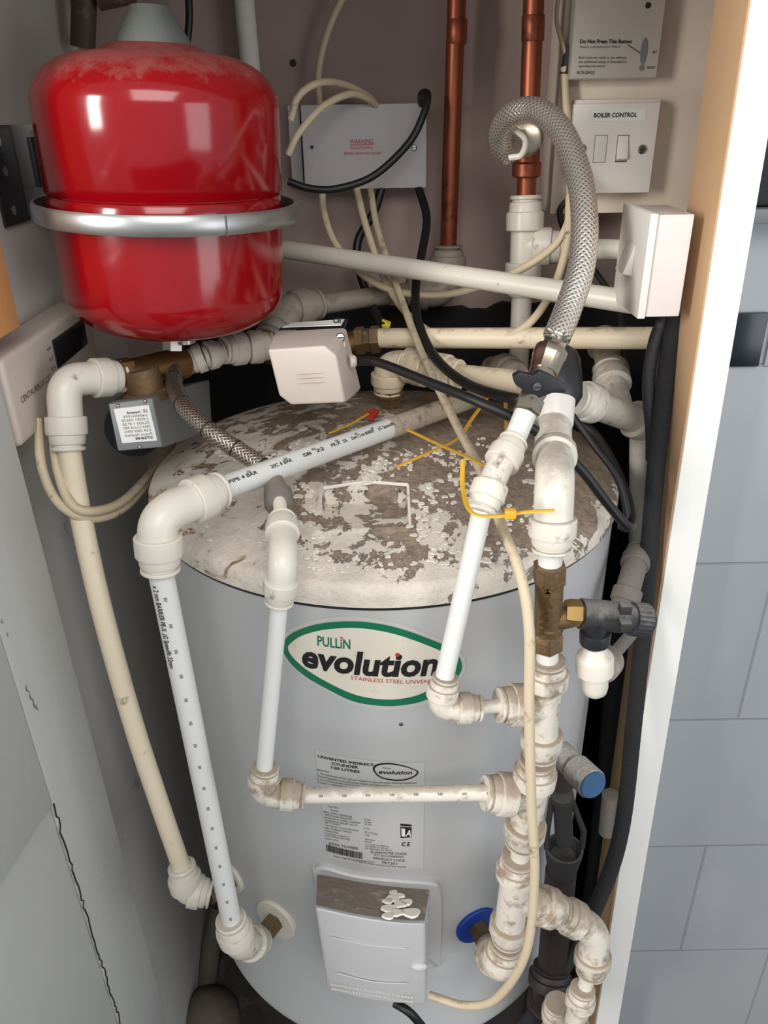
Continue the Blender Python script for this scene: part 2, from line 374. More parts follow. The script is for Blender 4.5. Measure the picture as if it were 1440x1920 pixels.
def cyl_poly(outer, m, parent, name, off, inner=None):
    """filled or ring polygon lying on the shell, thin."""
    b = MB(); n = len(outer)
    if inner:
        b.add([cw(s, z, off) for s, z in outer]+[cw(s, z, off) for s, z in inner], [(i, (i+1) % n, n+(i+1) % n, n+i) for i in range(n)])
    else:
        cx = sum(p[0] for p in outer)/n; cz = sum(p[1] for p in outer)/n; K = 12
        for j in range(K+1):
            f = j/K; b.v += [cw(cx+(s-cx)*f, cz+(z-cz)*f, off) for s, z in outer]
        for j in range(K):
            b.f += [(j*n+i, j*n+(i+1) % n, (j+1)*n+(i+1) % n, (j+1)*n+i) for i in range(n)]
    o = b.build(name, m, parent); return o
def smooth2(pts, n=8):
    m_ = len(pts); out = []
    for i in range(m_):
        a, b, c, d = [V((*pts[(i+k) % m_], 0)) for k in (-1, 0, 1, 2)]
        for k in range(n):
            t = k/n; q = .5*((2*b)+(c-a)*t+(2*a-5*b+4*c-d)*t*t+(3*b-a-3*c+d)*t**3); out.append((q.x, q.y))
    return out
# ------------------------------------------------------------------ plumbing builders
def pipe(pts, w, m, label, name='plastic_pipe', cat='pipe', group='white plastic pipes', curve=False, r=None, seg=28):
    pts = pp(pts); r = r or RW(w, pts[0]); q = cr(pts) if curve else pts
    if not curve: q = [pts[0].lerp(pts[-1], i/8) for i in range(9)] if len(pts) == 2 else pts
    o = MB().tube(q, r, seg).build(name, m); return tag(o, label, cat, group)
def collar(parent, A, B, R, m, k=1.0, ringm=None):
    """push-fit socket: inner end A towards the mouth B (metres along A->B)."""
    L = 3.25*R*k; d = (B-A).normalized(); A = B-d*L
    pr = [(0, 1.35), (.04, 1.74), (.14, 1.82), (1.55, 1.82), (1.72, 1.78), (1.80, 1.60), (2.45, 1.55), (2.62, 1.48), (2.7, 1.28), (2.95, 1.28)]
    b = MB().lathe(A, B, [(t*R*k, r*R) for t, r in pr], 48, ribs=12, ribh=.035*R, r0=.2*R*k, r1=1.56*R*k); c = b.build('collar', m, parent)
    pr = [(2.88, 1.02), (2.88, 1.45), (2.95, 1.52), (3.12, 1.52), (3.25, 1.42), (3.25, 1.02)]
    MB().lathe(A, B, [(t*R*k, r*R) for t, r in pr], 40).build('release_ring', ringm or m, c); return A
def fitting(kind, centre, ends, w, m, label, group='push-fit fittings', k=1.0, wp=None, R=None, name=None, cat='pipe fitting'):
    """kind elbow/tee/coupler. centre, ends = (px,py,Y)."""
    c = P(*centre); R = R or RW(w, c); E = pp(ends)
    e = empty(name or {'elbow': 'push_fit_elbow', 'tee': 'push_fit_tee', 'coupler': 'push_fit_coupler'}[kind], c, label, cat, group)
    inn = []
    for p in E:
        d = (p-c); L = min(3.25*R*k, d.length*.92); kk = L/(3.25*R); inn.append(p-d.normalized()*L*.97); collar(e, c, p, R, m, kk)
    b = MB(); r = 1.36*R
    if kind == 'elbow':
        a, z = inn; r = 1.5*R; fa = c+(a-c).normalized()*min(1.9*R, (a-c).length*.95); fz = c+(z-c).normalized()*min(1.9*R, (z-c).length*.95)
        pts = [a]+[fa*(1-t)**2+c*2*t*(1-t)+fz*t*t for t in [i/14 for i in range(15)]]+[z]
        pts = [p for i, p in enumerate(pts) if i == 0 or (p-pts[i-1]).length > 1e-4]
        b.tube(pts, r, 36)
    else:
        b.tube([inn[0], inn[0].lerp(inn[1], .5), inn[1]], r, 36)
        for q in inn[2:]:
            axis = (inn[1]-inn[0]); t = (c-inn[0]).dot(axis)/axis.length_squared; b.tube([inn[0]+axis*t, q], r, 36)
    b.build('body', m, e); return e
def cable(pts, w, m, label, name='cable', cat='cable', group='electric cables', flat=1, n=12, seg=14):
    q = pp(pts); mid = q[len(q)//2]; r = RW(w, mid)
    return tag(MB().tube(cr(q, n), r, seg, flat=flat).build(name, m), label, cat, group)
def screw(parent, c, nrm, r, m='steel', name='screw'):
    up = V((0,0,1)); e1 = nrm.cross(up).normalized(); e2 = nrm.cross(e1)
    o = MB().lathe(c, c+nrm, [(0, r), (r*.25, r), (r*.5, r*.75), (r*.55, 0.001)], 20).build(name, m, parent)
    MB().obox(c+nrm*r*.55, e1*r*.7, e2*r*.13, nrm*r*.1).build('slot', 'ink_black', o); return o

# ================================================================== THE SETTING
BACK = .1+.93   # back wall plane
LW, RWL = -.335, .36
def struct(o, label=None): o['kind'] = 'structure'; return o
struct(MB().box((-.45, BACK, 0), (.5, BACK+.05, 2.2)).build('wall_back', 'wall_paint'))
struct(MB().box((LW-.05, .6, 0), (LW, BACK, 2.2)).build('wall_left', 'side_wall_paint'))
struct(MB().box((RWL, .74, 0), (RWL+.05, BACK, 2.2)).build('wall_right', 'wall_paint'))
struct(MB().box((-1.6, -1.6, -.04), (1.6, BACK+.05, 0)).build('floor', 'concrete'))
struct(MB().box((LW-.05, .60, 1.475), (.31, BACK+.05, 1.515)).build('shade_ceiling', 'side_wall_paint'))  # unseen ceiling, set low to shade the upper cupboard
mat('pale_wall', srgb(222, 208, 190), .8, dirt_amt=.15, dscale=14, bump=.15, bscale=60, dirt=srgb(178, 160, 142))
struct(MB().box((P(1046, 200, .965).x, .965, P(1100, 400, .965).z), (RWL-.001, BACK, 1.474)).build('trim_4', 'pale_wall', bevel=.001))  # paler raised section of the back wall behind the two control boxes
g = lambda py: P(1300, py, .69).z
TH = (g(1058)-g(1782))/3; TZ0 = g(1058); TX0 = .25-(.40 % .25)+.0
tile_material()
wr = struct(MB().box((.305, .69, 0), (1.5, .73, 2.2)).build('wall_tiled', 'tiles'))
# border course with the black inset, lies just proud of the field tiles
zb0, zb1 = P(1400, 689, .688).z, P(1400, 583, .688).z
b = MB(); 
x0 = P(1433, 640, .688).x; xs = [x0+.004+.1*i for i in range(6)]
for x in xs: b.box((x, .687, zb0+.0015), (x+.097, .6895, zb1-.0015))
b.box((.306, .687, zb0+.0015), (P(1362, 640, .688).x, .6895, zb1-.0015))
MB_border = b.build('trim_1', 'tiles_plain' if 'tiles_plain' in MAT else 'label_white') if False else None
mat('border_tile', srgb(158, 161, 164), .3, var=.02)
struct(b.build('trim_1', 'border_tile', bevel=.0006))
xa, xb = P(1362, 640, .688).x, P(1430, 640, .688).x
tag(MB().box((xa+.001, .6855, zb0+.0015), (xb, .69, zb1-.0015)).build('inset_tile', 'tile_black', bevel=.001), 'small glossy black square tile set in the grey tiled wall', 'tile')
# dark frame at the top right corner of the photo
q0 = P(1421, 390, .66); q1 = P(1440, 262, .66)
e = empty('mirror_cabinet', V((q0.x, .69, q0.z)), 'dark panelled cabinet cut off at the upper right photo edge', 'cabinet')
MB().box((q0.x, .672, q0.z), (q0.x+.3, .689, q0.z+.36)).build('door', 'black_plastic', e, bevel=.002)
MB().box((q0.x-.004, .660, q0.z-.012), (q0.x+.304, .689, q0.z-.001)).build('bottom_rail', 'metal_case', e, bevel=.001)
# right jamb board: white front edge, bare inner face
FJ = .640
def edge(py, x): return P(x, py, FJ)
t0, t1 = edge(0, 1410), edge(1775, 1140)
def ext(a, b, z): return a+(b-a)*((z-a.z)/(b.z-a.z))
def jam(x0a, x0b, y0, y1, name, m, lab):
    a, b_ = x0a; c, d = x0b
    bb = MB(); 
    for Y in (y0, y1):
        for (p, q) in (x0a, x0b):
            for z in (0, 1.7):
                e_ = ext(p, q, z); bb.v.append(V((e_.x, Y, z)))
    # order: Y0:(L0,L1,R0,R1) Y1: same
    bb.f += [(0,2,3,1), (4,5,7,6), (0,1,5,4), (2,6,7,3), (0,4,6,2), (1,3,7,5)]
    return bb.build(name, m, bevel=.0012)
o1, o2 = P(1440, 262, FJ), P(1163, 1900, FJ)
j = jam((t0, t1), (o1, o2), FJ, .695, 'door_jamb', 'jamb_paint', ''); struct(j); j.name = 'trim_2'
off = V((.0008, 0, 0))
j2 = jam((t0-off*2, t1-off*2), (t0+off, t1+off), FJ+.002, .706, 'trim_3', 'bare_board', ''); struct(j2)
# open cupboard door on the left: stile, recessed panel
ea, eb = P(1, 723, .60), P(314, 1920, .60)
hx = lambda z: ea.x+(eb.x-ea.x)*((z-ea.z)/(eb.z-ea.z))
dn = V((-.15, -1, 0)).normalized()     # from hinge towards the room
nn = V((1, -.15, 0)).normalized()
H1 = 1.22
def dpt(a, z, o=0): return V((hx(z), .60, z))+dn*a+nn*o
door = empty('door_1', V((hx(0), .60, 0))); door['kind'] = 'structure'
def slab(a0, a1, z0, z1, o0, o1, name, m='door_paint', bev=.0015):
    b = MB(); q = [dpt(a, z, o) for o in (o0, o1) for (a, z) in ((a0,z0),(a1,z0),(a1,z1),(a0,z1))]
    b.add(q, [(0,1,2,3), (7,6,5,4), (0,4,5,1), (1,5,6,2), (2,6,7,3), (3,7,4,0)]); return b.build(name, m, door, bevel=bev)
# the point on the door plane under a pixel
def dplane(px, py):
    r = ray(px, py); h = dpt(0, .8); n = nn; t = (h-CAM).dot(n)/r.dot(n); p = CAM+r*t; return (p-V((hx(p.z), .6, p.z))).dot(dn), p.z
a_s, z_s = dplane(100, 1507)
slab(0, a_s, 0, H1, -.03, 0, 'stile'); slab(a_s+.0012, .42, z_s, H1, -.03, -.0004, 'upper_rail'); slab(a_s+.0012, .42, 0, z_s-.0012, -.03, -.0035, 'panel')
b = MB(); rr_ = random.Random(3); z = z_s
pts = []
while z > .2:
    pts.append(dpt(a_s+.0010+rr_.uniform(-.0022, .0022), z, .0001)); z -= rr_.uniform(.004, .010)
b.tube(pts, lambda t: .0007, 6); b.build('paint_crack', 'ink_black', door)
for (x, y, l) in ((52, 1283, 14), (58, 1296, 18), (64, 1308, 22), (70, 1320, 12), (8, 1160, 9), (18, 1185, 8)):
    a_, z_ = dplane(x, y); a2, z2 = dplane(x+l*.35, y+l)
    MB().tube(cr([dpt(a_, z_, .0), dpt((a_+a2)/2+.002, (z_+z2)/2, .0002), dpt(a2, z2, .0)], 6), lambda t: .0012*(1-abs(2*t-1)*.7), 6, flat=.3).build('scuff_mark', 'dark_dusty', door)
# pine batten at far left edge
wa = P(38, 612, .655)
tag(MB().box((LW+.001, .605, wa.z), (wa.x, .655, 1.6)).build('timber_batten', 'pine', bevel=.001), 'bare pine batten at the left photo edge above the heating programmer', 'timber')
# black sheet behind the cylinder
b = MB(); rg = random.Random(5); n = 60; xs0, xs1 = -.27, .355
top = [1.118+.010*noise.noise(V((i*.25, 3, 0)))+.0018*rg.uniform(-1, 1) for i in range(n+1)]
pts = [V((xs0, BACK-.013, .0)), V((xs1, BACK-.013, .0))]+[V((xs1+(xs0-xs1)*i/n, BACK-.013, top[i])) for i in range(n+1)]
b.prism(pts, V((0, .012, 0))); tag(b.build('dark_sheet', 'black_sheet'), 'black sheet with ragged top edge on the wall behind the cylinder', 'backing')
tag(MB().box((RWL-.014, .745, 0), (RWL-.001, BACK-.015, .985)).build('dark_sheet', 'black_sheet'), 'black sheet on the right side wall low behind the lagged pipes', 'backing')  # dark sheet added to stand in for deep shade in the right gap
# screw hole marks on the back wall
for (x, y, r) in ((549, 118, .004), (1128, 95, .0001)):
    if r > .001:
        p = P(x, y, BACK-.0006); tag(MB().lathe(p+V((0, .0005, 0)), p+V((0, -.001, 0)), [(0, r), (.0006, r*.9)], 14).build('wall_plug', 'dark_pipe'), 'dark screw hole plug in the back wall right of the red vessel', 'wall plug')

# ================================================================== HOT WATER CYLINDER
ZR = 1.006; ZB = .40
cyln = empty('hot_water_cylinder', V((0, .75, ZB)), 'large white round hot water cylinder with flaking dusty domed lid', 'water heater')
MB().lathe(V((0, .75, ZB)), V((0, .75, 2)), [(0, .20), (0, CR-.003), (.004, CR+.0015), (.012, CR+.002), (.016, CR), (.2, CR), (.4, CR), (ZR-ZB, CR)], 160).build('shell', 'cylinder_shell', cyln)
# lid
lb = MB(); NR, NA = 230, 420
ra0 = PZ(600, 985, 1.040); ra1 = PZ(752, 903, 1.053)
rx0, rx1, ry0, ry1 = ra0.x, ra1.x+.006, ra0.y, ra1.y
def sst(a, b, x): t = min(1, max(0, (x-a)/(b-a))); return t*t*(3-2*t)
def lidz(x, y):
    r = math.hypot(x-CY.x, y-CY.y); z = 1.060-.040*(r/CR)**1.9
    return z
def lid_h(x, y):
    z = lidz(x, y); w = .0025
    d = max(rx0-x, x-rx1, ry0-y, y-ry1)
    fl = lidz((rx0+rx1)/2, ry0)-.004
    if d < 0: z = z+(min(z, fl)-z)*sst(0, w, -d)
    if 0 < d < .006: z += .0016*math.sin(PI*d/.006)
    nz = noise.noise(V((x*26, y*26, 0)))*.0012+noise.noise(V((x*70, y*70, 4)))*.0006
    return z+nz*(1 if d > .006 else .3)*sst(CR-.004, CR-.025, math.hypot(x, y-.75))
lb.v.append(V((0, .75, lid_h(0, .75))))
for i in range(1, NR+1):
    r = (CR-.002)*(i/NR)
    for k in range(NA):
        a = 2*PI*k/NA; x = math.sin(a)*r; y = .75-math.cos(a)*r; lb.v.append(V((x, y, lid_h(x, y))))
for k in range(NA): lb.f.append((0, 1+k, 1+(k+1) % NA))
for i in range(NR-1):
    for k in range(NA): k2 = (k+1) % NA; lb.f.append((1+i*NA+k, 1+(i+1)*NA+k, 1+(i+1)*NA+k2, 1+i*NA+k2))
for (r, z) in ((CR+.0005, 1.0185), (CR+.0025, 1.015), (CR+.0028, 1.008), (CR+.0025, 1.0005), (CR+.0005, .999)):
    base_ = len(lb.v)-NA
    for k in range(NA): a = 2*PI*k/NA; lb.v.append(V((math.sin(a)*r, .75-math.cos(a)*r, z)))
    for k in range(NA): k2 = (k+1) % NA; lb.f.append((base_+k, base_+NA+k, base_+NA+k2, base_+k2))
lid = lb.build('lid', 'flaking_lid', cyln, recalc=True, smooth=50)
MB().lathe(V((0, .75, .9968)), V((0, .75, 2)), [(0, CR+.0006), (.0018, CR+.0006)], 160).build('lid_seam', 'ink_black', cyln)
# white upper lip and the three fixing holes of the moulded recess
yb = ry1
b = MB(); b.tube(cr([V((rx0, ry1-.002, lidz(rx0, ry1)+.0015)), V(((rx0+rx1)/2, ry1+.003, lidz(0, ry1)+.002)), V((rx1, ry1-.002, lidz(rx1, ry1)+.0015))]), .0016, 10)
b.build('recess_lip', 'plaster', cyln)
b = MB(); b.tube([V((rx1, ry1-.002, lidz(rx1, ry1)+.001)), V((rx1, ry0, lidz(rx1, ry0)+.0005))], .0014, 8); b.build('recess_side', 'plaster', cyln)
for f in (.12, .5, .9):
    p = V((rx0+(rx1-rx0)*f, ry1-.0035, lidz(0, ry1)-.0035)); MB().lathe(p, p+V((0, -.2, .1)), [(0, .0013), (.0012, .0012)], 12).build('fixing_hole', 'ink_black', cyln)
# loose plaster flakes on the lid: nobody could count them
fb = MB(); rg = random.Random(11)
for i in range(1500):
    a = rg.uniform(-1.75, 1.4); r = .222*math.sqrt(rg.uniform(.08, 1)); x = math.sin(a)*r; y = .75-math.cos(a)*r
    if noise.noise(V((x*22, y*22, 9))) < -.05+.9*max(0, -x-.06)*4: continue
    if rx0-.004 < x < rx1+.004 and ry0-.002 < y < ry1+.004: continue
    if x > .14: continue
    s = rg.uniform(.0008, .0030)*(2.0 if rg.random() < .10 else 1); n = rg.randint(9, 13); z = lid_h(x, y)
    th = rg.uniform(.0003, .0009); tx, ty = rg.uniform(-.22, .22), rg.uniform(-.22, .22); ph = rg.uniform(0, 6)
    ring = []
    for k in range(n):
        q = 2*PI*k/n; rr = s*(1+.22*math.sin(2*q+ph)+.15*math.sin(3*q+ph*2)+rg.uniform(-.10, .10)); ring.append((rr*math.cos(q), rr*math.sin(q)))
    n0 = len(fb.v)
    for (lx, ly) in ring: fb.v.append(V((x+lx, y+ly, z+.0001)))
    for (lx, ly) in ring: fb.v.append(V((x+lx*.95, y+ly*.95, z+th+.0004+abs(lx*tx+ly*ty))))
    fb.v.append(V((x, y, z+th+.0002)))
    for k in range(n):
        k2 = (k+1) % n; fb.f.append((n0+k, n0+k2, n0+n+k2, n0+n+k)); fb.f.append((n0+n+k, n0+n+k2, n0+2*n))
tag(fb.build('plaster_flakes', 'plaster', recalc=False), 'scattered white flakes of fallen plaster on the cylinder lid', 'debris', kind='stuff')
# stand below (seen only as darkness round the base)
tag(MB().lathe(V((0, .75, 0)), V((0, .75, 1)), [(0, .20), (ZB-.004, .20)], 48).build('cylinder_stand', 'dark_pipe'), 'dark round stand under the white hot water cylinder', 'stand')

# ---- big brand oval
Z3 = lambda x, y, o=(440, 1140), k=3.1304: (o[0]+x/k, o[1]+y/k)
ov = [(285,240),(302,178),(380,125),(520,86),(700,75),(860,92),(1010,130),(1190,198),(1285,245),(1330,320),(1318,385),(1240,465),(1110,540),(980,568),(860,571),(700,545),(560,480),(420,400),(330,320)]
oi = [(316,240),(330,205),(400,158),(530,124),(700,114),(850,130),(1000,168),(1170,232),(1255,278),(1292,325),(1284,370),(1215,432),(1095,500),(980,529),(860,533),(715,508),(575,448),(440,370),(355,300)]
OV = smooth2([cyl(*Z3(*p)) for p in ov]); OI = smooth2([cyl(*Z3(*p)) for p in oi])
cx_ = sum(p[0] for p in OV)/len(OV); cz_ = sum(p[1] for p in OV)/len(OV)
st = cyl_poly([(cx_+(s-cx_)*1.05, cz_+(z-cz_)*1.10) for s, z in OV], 'clear_label', cyln, 'brand_sticker', .0003)
st.name = 'brand_sticker'
cyl_poly(OI, 'sticker_cream', st, 'sticker_face', .0006)
cyl_poly(OV, 'ink_green', st, 'green_border', .0008, inner=OI)
cyl_text('evolution', Z3(398, 336), Z3(1175, 392), 0, 'ink_black', st) if False else None
def ctext(s, x0, y0, x1, y1, h, m, par, **k): return cyl_text(s, Z3(x0, y0), Z3(x1, y1), h/3.13, m, par, **k)
ctext('evolution', 398, 333, 1190, 384, 128, 'ink_black', st, bold=.035, shear=.12)
ctext('PULLiN', 488, 215, 680, 238, 56, 'ink_green', st, bold=.02)
ctext('STAINLESS STEEL UNVENTED', 682, 415, 1210, 434, 22, 'ink_red', st)
def disc(x, y, r, m, n=18):
    c = cyl(*Z3(x, y)); r = r/3.13/FPX*.6; cyl_poly([(c[0]+r*math.cos(2*PI*i/n), c[1]+r*1.1*math.sin(2*PI*i/n)) for i in range(n)], m, st, 'red_dot', .0012)
disc(955, 270, 14, 'ink_red')
c = cyl(*Z3(629, 172)); cyl_poly([(c[0]-.0012, c[1]+.0012), (c[0]+.0012, c[1]+.0012), (c[0], c[1]-.0014)], 'ink_red', st, 'red_triangle', .0012)
# ---- data label
def rect(x0, y0, x1, y1, x2, y2, x3, y3, n=10):
    q = [cyl(*Z3(*p)) for p in ((x0,y0),(x1,y1),(x2,y2),(x3,y3))]; out = []
    for i in range(4):
        a, b = q[i], q[(i+1) % 4]
        for k in range(n): out.append((a[0]+(b[0]-a[0])*k/n, a[1]+(b[1]-a[1])*k/n))
    return out
dl = cyl_poly(rect(473, 830, 1112, 905, 1108, 1530, 548, 1460), 'clear_label', cyln, 'data_label', .0004)
ctext('UNVENTED INDIRECT', 490, 872, 818, 925, 14, 'ink_black', dl, bold=.03)
ctext('CYLINDER', 572, 915, 727, 939, 14, 'ink_black', dl, bold=.03)
ctext('120 LITRES', 568, 938, 735, 965, 14, 'ink_black', dl, bold=.03)
so = [(812,945),(830,915),(900,905),(990,920),(1060,945),(1078,960),(1060,985),(1000,1008),(930,1010),(850,990)]
O2 = smooth2([cyl(*Z3(*p)) for p in so]); c2 = (sum(p[0] for p in O2)/len(O2), sum(p[1] for p in O2)/len(O2))
cyl_poly(O2, 'ink_black', dl, 'small_oval_border', .0008, inner=[(c2[0]+(s-c2[0])*.92, c2[1]+(z-c2[1])*.84) for s, z in O2])
ctext('evolution', 845, 968, 1040, 972, 22, 'ink_black', dl, bold=.02, shear=.12)
ctext('PULLiN', 868, 938, 916, 943, 9, 'ink_black', dl)
lines = [(486,950,560,965,'IMPORTANT:'), (488,968,1070,1026,'1. The installation of this system is subject to approval under Building Regulations.'), (490,985,930,1044,'Water Regulations and appropriate Health and Safety legislation'),
 (490,1003,850,1052,'2. Electrical and plumbing must be carried out by a competent'), (490,1022,700,1052,'3. Repair or replacement of parts'),
 (548,1166,612,1174,'Tel No:'), (566,1186,612,1194,'Date:'), (524,1196,690,1226,'MAX SUPPLY PRESSURE'), (526,1212,690,1240,'OPERATING PRESSURE'), (528,1228,738,1262,'EXPANSION VESSEL CHARGE'),
 (530,1243,720,1276,'EXPANSION RELIEF VALVE'), (532,1258,620,1274,'SETTING'), (532,1274,728,1308,'T&P RELIEF VALVE SETTING'), (532,1290,690,1318,'MAX PRIMARY CIRCUIT'), (534,1306,610,1320,'PRESSURE'), (534,1320,676,1346,'STORAGE CAPACITY'), (536,1334,678,1360,'ELECTRICAL HEATING'),
 (536,1352,612,1366,'HEAT LOSS'), (760,1240,800,1246,'12 bar'), (760,1254,804,1260,'3.5 bar'), (760,1268,804,1273,'3.5 bar'), (760,1292,796,1297,'6 bar'), (762,1314,842,1328,'90°C/10 bar'), (762,1330,796,1336,'3 bar'), (764,1356,824,1364,'120 litres'), (764,1370,806,1376,'3.0 kW'),
 (766,1384,905,1400,'1 x 3 kW at 240V ac'), (766,1396,900,1412,'1.4 kWh in 24 hr'), (766,1408,922,1424,'23 minutes to 60°C'),
 (585,1456,820,1490,'Pullin, High Road, Weeping Cross'), (700,1482,1008,1520,'For service please contact your local installer')]
for part_ in (lines[:5], lines[5:-2], lines[-2:]):
  b = MB()
  for (xa_, ya, xb_, yb_, s) in part_:
      a = cyl(*Z3(xa_, ya)); bb = cyl(*Z3(xb_, yb_)); dx = (bb[0]-a[0], bb[1]-a[1]); l = math.hypot(*dx); h = .0019; ny = (-dx[1]/l*h, dx[0]/l*h)
      text(s, (lambda a, dx, ny: (lambda u, v: cw(a[0]+dx[0]*u+ny[0]*v, a[1]+dx[1]*u+ny[1]*v, .0009)))(a, dx, ny), None, None, mb=b, bold=.01)
  b.build('small_print', 'ink_grey', dl, recalc=False)
ctext('SERIAL NUMBER', 552, 1382, 727, 1415, 14, 'ink_black', dl)
ctext('GUARANTEE CODE:', 796, 1432, 1010, 1445, 13, 'ink_black', dl); ctext('5210010380006', 818, 1450, 990, 1462, 11, 'ink_grey', dl)
ctext('PRODUCT CODE:', 815, 1470, 1000, 1485, 13, 'ink_black', dl); ctext('PE1201', 866, 1496, 950, 1504, 13, 'ink_black', dl)
ctext('C E', 978, 1392, 1026, 1394, 22, 'ink_black', dl, bold=.03)
b = MB(); A0, A1, A2, A3 = [cyl(*Z3(*p)) for p in ((538,1382),(752,1432),(752,1470),(540,1422))]; u = 0
rg = random.Random(2)
while u < .98:
    w = rg.choice((.008, .008, .016, .024)); 
    L_ = lambda t: ((A0[0]+(A1[0]-A0[0])*t, A0[1]+(A1[1]-A0[1])*t), (A3[0]+(A2[0]-A3[0])*t, A3[1]+(A2[1]-A3[1])*t))
    (a, d), (b_, c_) = L_(u), L_(min(1, u+w)); b.add([cw(*a, .0009), cw(*b_, .0009), cw(*c_, .0009), cw(*d, .0009)], [(0,1,2,3)]); u += w+rg.choice((.006, .01))
b.build('barcode', 'ink_black', dl, recalc=True)
bs = cyl_poly(rect(972, 1262, 1038, 1268, 1036, 1342, 974, 1346, 3), 'ink_black', dl, 'approval_mark', .0008)
ctext('kitemark', 972, 1278, 1036, 1282, 8, 'label_white', bs, off=.0012); ctext('A', 1002, 1334, 1034, 1335, 38, 'label_white', bs, off=.0012, bold=.02)
cyl_poly(rect(978, 1288, 1000, 1290, 1000, 1336, 980, 1336, 3), 'label_white', bs, 'white_bar', .0011)
# small screw and marks on the shell
for (x, y) in ((752, 1358),):
    s, z = cyl(x, y); p = cw(s, z, 0); n = (p-V((0, .75, z))).normalized(); screw(cyln, p, n, .0018, 'ink_grey')

# ================================================================== ELEMENT COVER
def on_cyl(px, py, off): s, z = cyl(px, py); return cw(s, z, off)
ec = empty('element_cover', on_cyl(705, 1780, 0), 'white plastic immersion heater cover with dusty top on the cylinder front', 'heater cover')
ring = smooth2([cyl(*p) for p in ((590,1640),(592,1622),(610,1618),(660,1632),(740,1642),(808,1648),(824,1660),(828,1700),(824,1790),(812,1808),(700,1815),(612,1790))], 6)
n = len(ring); b = MB(); cx_ = sum(p[0] for p in ring)/n; cz_ = sum(p[1] for p in ring)/n
for (f, o) in ((1, 0), (1, .004), (.97, .006), (.5, .006), (.02, .006)): b.v += [cw(cx_+(s-cx_)*f, cz_+(z-cz_)*f, o) for s, z in ring]
for j_ in range(4): b.f += [(j_*n+i, j_*n+(i+1) % n, (j_+1)*n+(i+1) % n, (j_+1)*n+i) for i in range(n)]
b.build('back_flange', 'cover_plastic', ec)
# body: top edge curve (dusty sloping top) and front face
def EP(px, py, Y): return P(px, py, Y)
YF, YK = .452, .524
bl = [(593, 1640, YK-.004), (700, 1655, YK-.008), (808, 1662, YK-.004)]
tf = [(591, 1702, YF+.004), (650, 1716, YF), (700, 1725, YF-.001), (750, 1731, YF), (797, 1733, YF+.004)]
ftp = cr([P(*a) for a in tf], 5); n = len(ftp)-1
bt = cr([P(*a) for a in bl], 10); bt = [bt[int(i*(len(bt)-1)/n)] for i in range(n+1)]
zbot = P(700, 1880, YF).z
rgt_in = .0
b = MB(); K = 16; zf = [P(613, 1858, YF+.004), P(800, 1885, YF+.004)]
botp = []
for i in range(n+1):
    t = i/n; q = zf[0].lerp(zf[1], t); q = V((q.x, ftp[i].y+.002, q.z)); botp.append(q)
bk = [V((p.x, YK+.0, p.z)) for p in botp]
cols = [bt, ftp, botp, bk]
for row in cols: b.v += row
W_ = n+1
for r_ in range(3): b.f += [(r_*W_+i, r_*W_+i+1, (r_+1)*W_+i+1, (r_+1)*W_+i) for i in range(n)]
b.f.append((0, W_, 2*W_, 3*W_)); b.f.append((n, 3*W_+n, 2*W_+n, W_+n)); b.f += [(3*W_+i, 3*W_+i+1, i+1, i) for i in range(n)]
cv = b.build('cover', 'cover_plastic', ec, bevel=.003, bseg=3)
# dust bed on the sloping top
b = MB(); D = []
nrm = (ftp[n//2]-bt[n//2]).cross(V((1,0,0))).normalized(); nrm = nrm if nrm.z > 0 else -nrm
GI, GJ = 60, 24
for j_ in range(GJ+1):
    for i in range(GI+1):
        t = i/GI*.985+.0075; s = .02+.90*j_/GJ; k = t*n; i0 = min(n-1, int(k)); f = k-i0
        A = bt[i0].lerp(bt[i0+1], f); B = ftp[i0].lerp(ftp[i0+1], f); p = A.lerp(B, s)
        eg = min(1, 6*min(t, 1-t, (1-s)*.8, s*3)); b.v.append(p+nrm*(.0003+.0012*eg+.0006*eg*noise.noise(p*300)))
b.f += [(j_*(GI+1)+i, j_*(GI+1)+i+1, (j_+1)*(GI+1)+i+1, (j_+1)*(GI+1)+i) for j_ in range(GJ) for i in range(GI)]
tag(b.build('dust_layer', 'cover_dust'), 'thick grey dust lying on top of the heater cover', 'dust', kind='stuff')
def ctop(px, py):  # point on the sloping top
    A = bt[n//2]; r = ray(px, py); t = (A-CAM).dot(nrm)/r.dot(nrm); return CAM+r*t
for (x, y, s) in ((735,1690,14),(750,1700,13),(762,1696,12),(728,1708,14),(745,1716,13),(727,1694,10),(771,1716,18),(654,1712,14),(728,1722,12),(738,1678,8),(750,1684,9)):
    p = ctop(x, y)+nrm*.0015; r = RW(2*s, p)*1.0; b = MB(); k = 16; rg = random.Random(x)
    ph = rg.uniform(0, 6); e1 = V((1,0,0)); e2 = nrm.cross(e1)
    rn = [(r*(1+.12*math.sin(3*2*PI*i/k+ph)+rg.uniform(-.05, .05)), 2*PI*i/k) for i in range(k)]
    b.v += [p+e1*a*math.cos(q)+e2*a*math.sin(q) for a, q in rn]+[p+nrm*.0015+e1*a*.93*math.cos(q)+e2*a*.93*math.sin(q) for a, q in rn]
    b.f += [(i, (i+1) % k, k+(i+1) % k, k+i) for i in range(k)]+[tuple(range(k, 2*k))]
    tag(b.build('plaster_flake', 'plaster'), 'white plaster flake on the dusty top of the heater cover', 'flake', 'plaster flakes on the heater cover')
FYm = YF-.0012
for (x0, y0, xm, ym, x1, y1) in ((623,1758,690,1772,762,1779), (632,1825,700,1841,762,1844)):
    MB().tube(cr([P(x0, y0, YF+.0008), P(xm, ym, YF-.0008), P(x1, y1, YF+.0004)]), .0007, 8).build('moulded_ridge', 'cover_plastic', cv)
